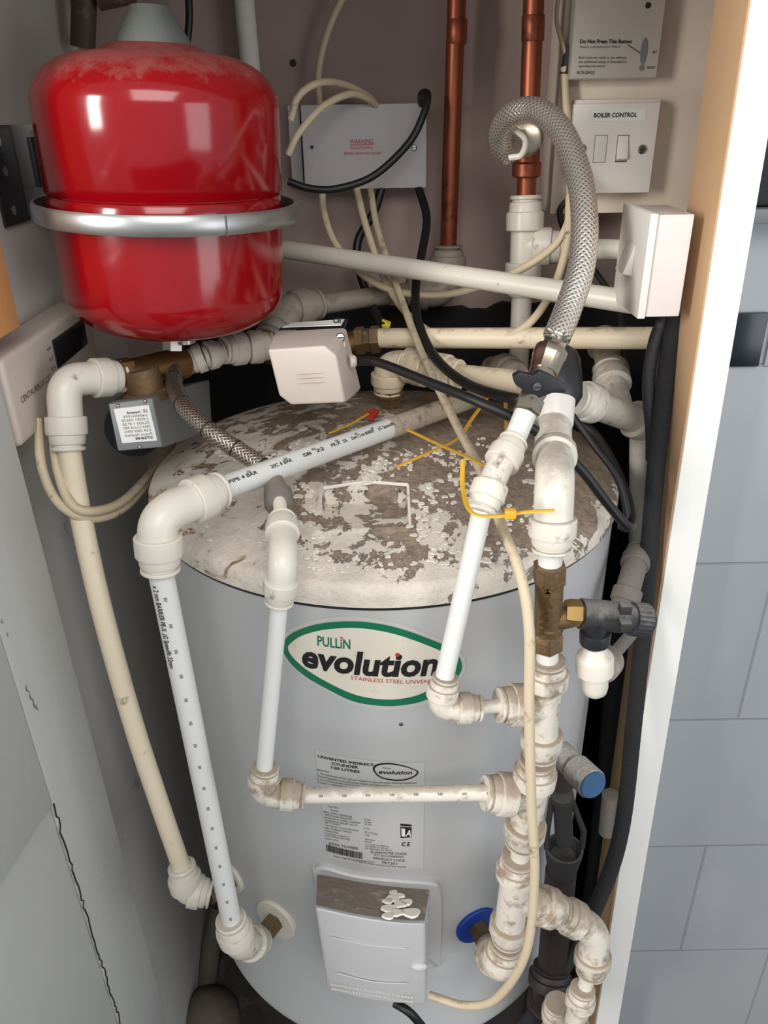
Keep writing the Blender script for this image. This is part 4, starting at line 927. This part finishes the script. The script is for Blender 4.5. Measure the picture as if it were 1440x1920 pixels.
# ================================================================== RED VESSEL
vc = P(310, 345, .745); VR = .1005; BR = .1120; vz0 = P(330, 640, .70).z+.0; 
vx, vy = vc.x, .745
zt = P(300, 50, .70).z+.0; zb_ = P(330, 642, .70).z
H_ = zt-zb_
vs_ = empty('expansion_vessel', V((vx, vy, zb_)), 'glossy red expansion vessel with dusty top, strapped to the left wall', 'expansion vessel')
pr = []
def arc(r0, z0, ra, rz, a0, a1, n=12): return [(z0+rz*math.sin(a0+(a1-a0)*i/n), r0+ra*math.cos(a0+(a1-a0)*i/n)) for i in range(n+1)]
pr = [(0, .012), (.001, .03)]
pr += arc(VR-.052, .042, .050, .038, -PI/2, 0)
pr += [(H_*.45, VR-.0005), (H_*.49, VR-.001), (H_*.5, VR-.0025), (H_*.51, VR)]
pr += arc(VR-.055, H_-.052, .055, .038, 0, PI/2)
pr += [(H_-.009, .035), (H_-.006, .02), (H_-.006, .001)]
pr = [(t, max(r, .001)) for t, r in pr]
TL = V((.035, 0, 1)).normalized(); MB().lathe(V((vx-.004, vy, zb_)), V((vx-.004, vy, zb_))+TL, pr, 120).build('tank', 'red_enamel', vs_, smooth=60)
MB().lathe(V((vx+.005, vy, zt-.012)), V((vx+.005, vy, zt-.012))+TL, [(0, .030), (.006, .030), (.026, .017), (.030, .016), (.031, .010)], 32).build('valve_cap', 'grey_cap', vs_)
MB().lathe(V((vx, vy, zb_-.012)), V((vx, vy, 2)), [(0, .010), (.014, .010)], 24).build('thread_stub', 'steel', vs_)
# band
bz = P(400, 420, vy-BR).z; bvx, bvy = vx+.002, vy-.006
e = empty('vessel_strap', V((LW, vy, bz)), 'galvanised steel strap and wall bracket holding the red vessel', 'bracket')
b = MB(); NB = 96; prof = [(-.0075, .0004), (-.0078, .0022), (-.005, .0040), (.005, .0040), (.0078, .0022), (.0075, .0004)]
for i in range(NB):
    a = 2*PI*i/NB
    for (z, r) in prof:
        R_ = BR-.0035+r
        b.v.append(V((bvx+math.cos(a)*R_, bvy+math.sin(a)*R_, bz+z-.0045*math.cos(a))))
m_ = len(prof)
for i in range(NB):
    for k in range(m_-1): j_ = (i+1) % NB; b.f.append((i*m_+k, j_*m_+k, j_*m_+k+1, i*m_+k+1))
b.build('band', 'galvanised', e)
a_ = -PI/2+.62; b = MB().obox(V((bvx+math.cos(a_)*(BR+.0008), bvy+math.sin(a_)*(BR+.0008), bz-.0035)), V((-math.sin(a_), math.cos(a_), 0))*.0004, V((math.cos(a_), math.sin(a_), 0))*.0008, V((0,0,.0076))); b.build('joint_line', 'ink_grey', e)
# bracket plate on the wall
k0 = [PX(x, y, LW+.004) for x, y in ((2, 235), (26, 234), (66, 410), (18, 418))]
mat('bracket_dark', srgb(60, 58, 62), .5, .6)
zc0, zc1 = k0[2].z, k0[0].z; yy0, yy1 = .745, .800
mb_ = MB().box((LW+.0005, yy0, zc0), (LW+.003, yy1, zc1)).build('wall_plate', 'bracket_dark', e, bevel=.0006)
MB().box((LW+.003, yy1-.003, zc0+.004), (LW+.032, yy1, zc1)).build('bracket_arm', 'galvanised', e, bevel=.0006)
MB().box((LW+.022, yy1-.02, zc0+.03), (LW+.026, yy1+.01, zc1-.01)).build('bracket_cheek', 'bracket_dark', e, bevel=.0006)
for f in (.15, .55, .85):
    p = V((LW+.0031, (yy0+yy1)/2-.006, zc0+(zc1-zc0)*f)); MB().lathe(p, p+V((1,0,0)), [(0, .0042), (.0004, .0042)], 18).build('bolt_hole', 'galvanised', mb_)
MB().obox(V((LW+.035, yy1+.004, (zc0+zc1)/2+.012)), V((.007, 0, 0)), V((0, .008, 0)), V((0, 0, .007))).build('clamp_block', 'galvanised', e, bevel=.001)

# pipes glimpsed above the vessel
tag(MB().tube(pp([(160, -60, .97), (155, 90, .97)]), RW(46, P(160, 0, .97)), 24).build('soil_pipe', 'brown_pipe'), 'dark brown pipe at the top left behind the red vessel', 'pipe')
tag(MB().tube(pp([(185, 2, .965), (250, -12, .965)]), .009, 20).build('soil_pipe', 'brown_pipe'), 'short brown horizontal pipe at the top photo edge left of the vessel cap', 'pipe')
pipe([(452, -60, 1.0), (470, 130, 1.0), (470, 330, 1.0)], 38, 'side_wall_paint', 'painted wall-coloured pipe rising behind the red vessel')
cable([(352, -20, .98), (355, 30, .98), (350, 90, .98)], 14, 'black_rubber', 'black cable dropping behind the grey cap of the red vessel')

# ================================================================== PROGRAMMER
XF = LW+.034
y0_, y1_ = .612, .825
pt = PX(12, 668, XF).z; zb2 = PX(50, 832, XF).z
e = empty('heating_programmer', V((LW, .72, zb2)), 'off-white wall programmer with dark display on the left wall', 'programmer')
pg = MB().box((LW+.001, y0_, zb2), (XF, y1_, pt)).build('case', 'actuator_white', e, bevel=.006, bseg=4)
MB().box((XF-.001, .715, pt-.038), (XF+.0012, .80, pt-.012)).build('display', 'display_dark', e, bevel=.0005)
a = V((XF+.0008, y0_+.017, pt-.042)); text('CENTAURPLUS C27', plane_fn(a, V((0, .066, 0)), V((0, 0, .0052))), 'ink_grey', e)
b = MB()
for i, s in enumerate(('HW', 'SELECT', 'ON', 'OFF')):
    a = V((XF+.0008, .700, pt-.018-.009*i)); text(s, plane_fn(a, V((0, .010, 0)), V((0, 0, .0028))), None, None, mb=b)
b.build('small_lettering', 'ink_grey', e, recalc=False)
for k, (dx, lb) in enumerate(((0, 'beige cable looping under the programmer, outer loop'), (28, 'beige cable looping under the programmer, inner loop'))):
    cable([(70+dx, 785, .655), (80+dx, 880, .635), (112+dx*.8, 945, .62), (170+dx*.3, 972-k*14, .63), (235, 950-k*14, .68), (290, 885-k*8, .78), (330, 820, .86)], 18, 'dusty_cable', lb)

# ================================================================== PUMP VALVE with grey metal head
e = empty('motorised_valve', P(300, 760, .69), 'brass motorised valve with grey metal head and upside-down label', 'valve')
MB().tube(cr(pp([(225, 706, .70), (262, 700, .71), (300, 690, .725), (345, 680, .745)])), .015, 28).build('brass_body', 'brass', e)
MB().lathe(P(222, 706, .698), P(262, 700, .71), [(0, .012), (.002, .0165), (.013, .0165), (.015, .0135)], 36, hexn=6).build('left_nut', 'brass', e)
MB().lathe(P(262, 690, .70), P(275, 735, .70), [(0, .016), (.02, .018), (.022, .022), (.028, .022)], 30).build('bonnet', 'old_brass', e)
fr = pp([(203, 757, .66), (286, 746, .675), (305, 838, .66), (221, 846, .645)])
bk_ = pp([(290, 742, .68), (392, 712, .78), (398, 806, .78), (309, 838, .67), (225, 742, .74)])
hd = hull(fr+bk_, 'metal_head', 'metal_case', e, .0012)
nF = (fr[1]-fr[0]).cross(fr[3]-fr[0]).normalized(); nF = nF if nF.dot(CAM-fr[0]) > 0 else -nF
lp = pp([(213, 767, .618), (279, 758, .630), (296, 828, .618), (229, 835, .607)]);
def onF(p): return p+nF*((fr[0]-p).dot(nF)+.0006)
def rayF(px, py, o=.0006): r = ray(px, py); q = fr[0]+nF*o; t = (q-CAM).dot(nF)/r.dot(nF); return CAM+r*t
lq = [rayF(*p) for p in ((213, 767), (279, 759), (295, 826), (229, 831))]
lb_ = MB().prism(lq, -nF*.0005).build('rating_label', 'label_white', hd)
O_ = rayF(291, 824, .0009); Xd = rayF(232, 829, .0009)-O_; Yd = rayF(276, 764, .0009)-O_
b = MB(); rows = ['272848', 'Patent Applied', '0.5A 240V 50Hz', 'MAX 2 (1)A RES', 'CLASS 1 IP 20', '2 PORT VALVE', 'V4043H1056', 'Honeywell']
for i, s in enumerate(rows):
    f0 = .04+i*.115; w_ = min(1, .3+.06*len(s)) if i != 7 else .5
    text(s, plane_fn(O_+Yd*f0+Xd*(.05 if i != 7 else .25), Xd*w_*.85, Yd*.075), None, None, mb=b, bold=.03 if i in (0, 7) else 0)
text('CE', plane_fn(O_+Yd*.86+Xd*.02, Xd*.14, Yd*.09), None, None, mb=b, bold=.02)
b.build('label_print', 'ink_grey', lb_, recalc=False)
for (x, y) in ((221, 761), (272, 752), (262, 838)): MB().sphere(rayF(x, y), .0018).build('rivet', 'steel', hd)
a = P(256, 802, .70); MB().lathe(a, a+V((0, -.02, .008)), [(0, .027), (.010, .027)], 40).build('black_disc', 'black_sheet', e)
q = P(322, 765, .66)

# ================================================================== WALL BOXES
def wall_box(name, px0, py0, px1, py1, Yf, m, label, cat, bev=.002, depth=None):
    a = P(px0, py0, Yf); b_ = P(px1, py1, Yf); e = empty(name, V(((a.x+b_.x)/2, BACK, b_.z)), label, cat)
    o = MB().box((a.x, Yf, b_.z), (b_.x, BACK-.001, a.z)).build('case', m, e, bevel=bev, bseg=3); return e, o, a, b_
e, o, a, b_ = wall_box('wiring_box', 563, 197, 799, 352, BACK-.045, 'box_grey_white', 'white wiring box with red warning text on the back wall', 'junction box', bev=.0012)
Yf = BACK-.0458
for (s, x0, y0, x1, h) in (('WARNING', 656, 270, 700, 9), ('ISOLATE SUPPLY', 657, 280, 700, 5), ('BEFORE REMOVING COVER', 645, 290, 714, 5)):
    A = P(x0, y0, Yf); B = P(x1, y0-.3, Yf); text(s, plane_fn(A, B-A, P(x0, y0-h, Yf)-A), 'ink_red', e)
A = P(656, 272, Yf); B = P(700, 272, Yf); MB().box((A.x, Yf, A.z-.0003), (B.x, Yf+.0004, A.z+.0003)).build('underline', 'ink_red', e)
screw(e, P(776, 277, Yf), V((0, -1, 0)), .0032); A = P(585, 276, Yf); MB().lathe(A, A+V((0, -1, 0)), [(0, .002), (.0003, .002)], 14).build('screw_hole', 'ink_black', e)
MB().box((P(540, 197, BACK-.02).x, BACK-.028, P(540, 345, BACK-.02).z), (P(562, 197, BACK-.02).x, BACK-.001, P(562, 197, BACK-.02).z)).build('side_tray', 'box_grey_white', e, bevel=.001)
# receiver
YR = .938
a = P(1079, -90, YR); b_ = P(1240, 150, YR)
e = empty('wireless_receiver', V(((a.x+b_.x)/2, BACK, b_.z)), 'silver wireless receiver with reset button, upper one of the two boxes at right', 'control box')
def tq(L, Yf, Yb):  # quad prism from pixels at front
    return [P(x, y, Yf) for x, y in L]
q = pp([(1078, -60, YR), (1252, -60, YR), (1232, 148, YR), (1074, 150, YR)])
zt_, zb_2 = q[0].z, q[3].z; xl, xr = (q[0].x+q[3].x)/2, q[2].x
MB().box((xl, YR, zb_2), (xr, .9645, zt_)).build('case', 'silver_plastic', e, bevel=.003, bseg=3)
def wtext(par, s, x0, y0, x1, y1, h, Yf, m='ink_grey', bold=0):
    A = P(x0, y0, Yf); B = P(x1, y1, Yf); Hh = P(x0, y0-h, Yf).z-A.z; return text(s, plane_fn(A, B-A, V((0, 0, Hh))), m, par, bold=bold)
Yt = YR-.0005
wtext(e, 'Do Not Press This Button', 1087, 81, 1184, 81, 7, Yt, 'ink_black', .03)
wtext(e, 'Unless communication failure', 1087, 90, 1162, 89, 4, Yt)
for i, s in enumerate(('Both units are ready to use without', 'any additional setup as described in', 'operating instructions')): wtext(e, s, 1085, 110+8*i, (1174, 1174, 1134)[i], 110+8*i, 5, Yt, 'ink_black')
wtext(e, 'RCR10/433', 1082, 139, 1114, 139, 6, Yt, 'ink_black', .01); wtext(e, 'RESET', 1213, 129, 1229, 129, 5, Yt, 'ink_black'); wtext(e, 'RF', 1224, 100, 1232, 100, 5, Yt, 'ink_black')
c_ = P(1207, 96, YR); b = MB(); k = 24
b.prism([c_+V((.0035*math.cos(2*PI*i/k), -.0008, .012*math.sin(2*PI*i/k))) for i in range(k)], V((0, .001, 0))); b.build('oval_button', 'metal_case', e)
c_ = P(1203, 127, YR); MB().lathe(c_, c_+V((0, -1, 0)), [(0, .0028), (.001, .0026)], 18).build('reset_button', 'metal_case', e)
c_ = P(1215, 10, YR); MB().lathe(c_, c_+V((0, -1, 0)), [(0, .0028), (.001, .0026)], 18).build('indicator_lamp', 'ink_black', e)
A, B = P(1177, 84, Yt), P(1200, 99, Yt); MB().tube([A, B], .0005, 6).build('pointer_line', 'ink_grey', e)
# fused spur
YR = .940
q = pp([(1077, 195, YR), (1238, 193, YR), (1218, 361, YR), (1083, 357, YR)])
xl, xr = q[0].x, (q[1].x+q[2].x)/2; zt_, zb_2 = q[0].z, q[2].z
e = empty('fused_switch', V(((xl+xr)/2, BACK, zb_2)), 'white square boiler switch plate, lower one of the two boxes at right', 'switch')
MB().box((xl+.003, YR+.006, zb_2+.002), (xr+.002, .9645, zt_+.004)).build('back_box', 'pattress', e, bevel=.001)
MB().box((xl, YR, zb_2), (xr, YR+.008, zt_)).build('face_plate', 'switch_white', e, bevel=.0012)
Yt = YR-.0004
a, c_ = P(1099, 228, Yt), P(1212, 204, Yt); lb_ = MB().box((a.x, Yt, a.z), (c_.x, Yt+.0006, c_.z)).build('name_label', 'label_white', e)
wtext(lb_, 'BOILER CONTROL', 1113, 220, 1194, 219, 8, Yt-.0004, 'ink_black', .03)
for (x, y) in ((1091, 279), (1204, 280)): screw(e, P(x, y, YR), V((0, -1, 0)), .0048)
a, c_ = P(1112, 304, YR), P(1139, 254, YR); MB().box((a.x-.0005, YR-.0003, a.z-.0005), (c_.x+.0005, YR+.0002, c_.z+.0005)).build('fuse_gap', 'ink_grey', e); MB().box((a.x, YR-.0008, a.z), (c_.x, YR+.001, c_.z)).build('fuse_holder', 'switch_white', e, bevel=.0003)
a, c_ = P(1154, 303, YR), P(1179, 254, YR)
b = MB(); b.add([V((a.x, YR-.0005, c_.z)), V((c_.x, YR-.0005, c_.z)), V((c_.x, YR-.005, a.z+.003)), V((a.x, YR-.005, a.z+.003)), V((a.x, YR+.001, a.z)), V((c_.x, YR+.001, a.z)), V((a.x, YR+.001, c_.z)), V((c_.x, YR+.001, c_.z))],
     [(0,1,2,3), (3,2,5,4), (0,3,4,6), (1,7,5,2), (6,7,1,0), (4,5,7,6)]); b.build('rocker', 'switch_white', e, bevel=.0006)
b = MB(); m0 = .0006
for (x0, z0, x1, z1) in ((a.x-m0, a.z-m0, c_.x+m0, c_.z+m0),): b.box((x0, YR-.0004, z0), (x1, YR+.0002, z1))
b.build('rocker_surround', 'ink_grey', e)
# side switch on the door frame
xr = P(1302, 410, .655).x; xl = P(1225, 410, .655).x; zt_ = P(1262, 402, .655).z; zb_2 = P(1250, 594, .655).z
e = empty('side_switch', V((xr, .69, zb_2)), 'white switch box mounted sideways on the inner face of the door frame', 'switch')
xr = min(xr, ext(t0, t1, (zt_+zb_2)/2).x-.0022)
MB().box((xl+.004, .655, zb_2), (xr, .721, zt_)).build('back_box', 'pattress', e, bevel=.0015)
MB().box((xl-.003, .653, zb_2-.001), (xl+.0035, .731, zt_+.001)).build('face_plate', 'switch_white', e, bevel=.0012)
b = MB(); zm = (zt_+zb_2)/2; b.add([V((xl-.003, .682, zm+.014)), V((xl-.003, .706, zm+.014)), V((xl-.011, .706, zm-.010)), V((xl-.011, .682, zm-.010)), V((xl-.003, .682, zm-.012)), V((xl-.003, .706, zm-.012))],
    [(0,1,2,3), (3,2,5,4), (0,3,4), (1,5,2), (0,4,5,1)]); b.build('rocker', 'switch_white', e, bevel=.0006)

# ================================================================== CABLES
YW = BACK-.055
cable([(655, -30, 1.0), (618, 50, 1.0), (598, 130, 1.0), (600, 205, 1.0)], 13, 'beige_cable', 'beige cable running from the top photo edge down to the wiring box')
cable([(545, 225, .93), (560, 180, .93), (600, 155, .94), (650, 160, .97), (695, 185, .99), (705, 205, 1.0)], 13, 'beige_cable', 'beige cable arching over the wiring box, upper arch')
cable([(540, 290, .92), (560, 250, .92), (605, 200, .93), (660, 176, .95), (700, 192, .98), (708, 210, 1.0)], 13, 'beige_cable', 'beige cable arching across the wiring box corner, lower arch')
cable([(606, 350, .995), (606, 390, .98), (628, 455, .95), (680, 515, .92), (750, 548, .89), (850, 550, .87), (950, 518, .85), (1030, 470, .85), (1064, 420, .86), (1068, 370, .88)], 14, 'beige_cable', 'beige cable hanging from the wiring box in the upper wide loop')
cable([(668, 350, .99), (685, 420, .96), (720, 520, .91), (765, 590, .87), (830, 634, .83), (910, 640, .80), (985, 612, .79), (1035, 545, .81), (1062, 460, .84), (1068, 370, .88)], 15, 'beige_cable', 'beige cable hanging from the wiring box in the lower wide loop')
cable([(694, 350, .99), (708, 430, .95), (745, 540, .88), (790, 660, .78), (850, 785, .66), (905, 890, .56), (940, 985, .50), (975, 1075, .465), (992, 1180, .445), (992, 1330, .435), (996, 1500, .430), (1002, 1650, .428), (985, 1790, .430), (930, 1872, .445), (870, 1885, .46), (806, 1866, .475)], 21, 'dusty_cable', 'dusty beige cable falling past the riser to the heater cover', n=16)
cable([(1050, -30, .955), (1044, 40, .955), (1062, 110, .955), (1058, 150, .955)], 8, 'beige_cable', 'thin beige wire from the top photo edge beside the wireless receiver')
tag(MB().tube(cr(pp([(1066, 85, .957), (1064, 110, .955), (1058, 140, .953)])), .005, 12).build('cable_tape', 'dusty_black'), 'dark tape wrapped on the cable left of the wireless receiver', 'tape')
cable([(1058, 125, .953), (1062, 200, .95), (1068, 300, .93), (1070, 375, .885)], 15, 'beige_cable', 'pale cable between copper pipe and boiler switch')
cable([(1100, 365, .958), (1070, 372, .955), (1050, 395, .955), (1058, 430, .955), (1085, 455, .955), (1110, 500, .955), (1150, 560, .93), (1165, 610, .88), (1172, 700, .86)], 11, 'dark_pipe', 'thin dark cable looping under the boiler switch')
bc = 'black_rubber'
cable([(792, 210, 1.0), (790, 178, .97), (802, 178, .955), (794, 215, .945), (765, 270, .94), (700, 330, .935), (630, 354, .93), (580, 353, .93), (540, 340, .93)], 14, bc, 'black cable drooping across the face of the wiring box')
cable([(716, 352, .99), (700, 400, .985), (672, 450, .98), (672, 500, .97), (692, 560, .95), (716, 612, .88)], 16, bc, 'short black cable from the wiring box to the zone valve')
a = P(714, 606, .885); bq = P(730, 612, .885); tag(MB().tube([a, bq], .0055, 12).build('cable_sleeve', 'yellow_sleeve'), 'small yellow sleeve where the black cable meets the zone valve', 'sleeve')
cable([(785, 352, .99), (800, 410, .96), (790, 480, .92), (779, 545, .88), (786, 610, .83), (820, 675, .76), (880, 722, .69), (965, 748, .62), (1010, 752, .62)], 17, bc, 'black cable sweeping from the wiring box down to the black pressure valve')
cable([(668, 677, .695), (710, 680, .68), (800, 715, .64), (900, 755, .60), (1000, 805, .585), (1080, 870, .58), (1140, 945, .58), (1178, 988, .585), (1184, 965, .61), (1160, 890, .66), (1120, 820, .70), (1080, 785, .72)], 19, bc, 'long black cable from the white valve motor head looping over the right rim', n=16)
cable([(1160, 985, .60), (1178, 985, .60), (1160, 900, .63), (1110, 830, .66), (1070, 775, .68)], 14, bc, 'second black cable doubling back over the right side of the lid')
cable([(740, 1880, .47), (770, 1900, .46), (800, 1935, .46)], 16, bc, 'black cable leaving the underside of the heater cover')
# cable ties
def tie(pts, label, w=9): return tag(MB().tube(cr(pp(pts), 10), RW(w, P(*pts[0])), 10, flat=.35).build('cable_tie', 'yellow_tie'), label, 'cable tie', 'yellow cable ties')
t_ = tie([(868, 862, .515), (868, 915, .49), (884, 960, .455), (930, 968, .452), (985, 960, .45), (1040, 957, .447)], 'yellow cable tie hooked between the slanting pipe and the riser elbow')
a = P(957, 963, .45); MB().obox(a-WO[t_.name]+WO[t_.name], V((.0035, 0, 0)), V((0, .0025, 0)), V((0, 0, .003))).build('tie_head', 'yellow_tie', t_, bevel=.0006)
tie([(742, 876, .635), (800, 850, .65), (858, 822, .68), (885, 785, .72), (915, 744, .76)], 'yellow cable tie tail lying back across the lid')
tie([(765, 806, .655), (820, 832, .62), (870, 854, .575), (912, 874, .53)], 'yellow cable tie reaching from printed pipe to the straight coupler')
tie([(948, 752, .66), (950, 800, .60), (946, 835, .54)], 'short vertical yellow cable tie under the chrome nut', 7)
tie([(618, 812, .70), (655, 796, .72), (690, 776, .745)], 'faint yellow cable tie end behind the printed pipe', 7)
q = pp([(680, 778, .76), (700, 764, .78), (712, 770, .78), (700, 785, .76)]); tag(MB().prism(q, V((0, 0, -.002))).build('red_tag', 'red_tag'), 'small red tag on the lid behind the printed pipe', 'tag')

# ================================================================== FLOOR ITEMS left
e = empty('floor_pipe', P(380, 1850, .80), 'dim dusty pipe stub rising from rubble in the left floor corner', 'pipe')
MB().tube(pp([(412, 1700, .92), (395, 1780, .88), (388, 1850, .84)]), .017, 24).build('stub', 'rubble', e)
MB().lathe(PZ(385, 1895, .03)+V((0, 0, -.03)), PZ(385, 1895, .03)+V((0, 0, 1)), [(0, .055), (.02, .05), (.04, .03), (.05, .018), (.052, .01)], 28).build('mound', 'rubble', e)
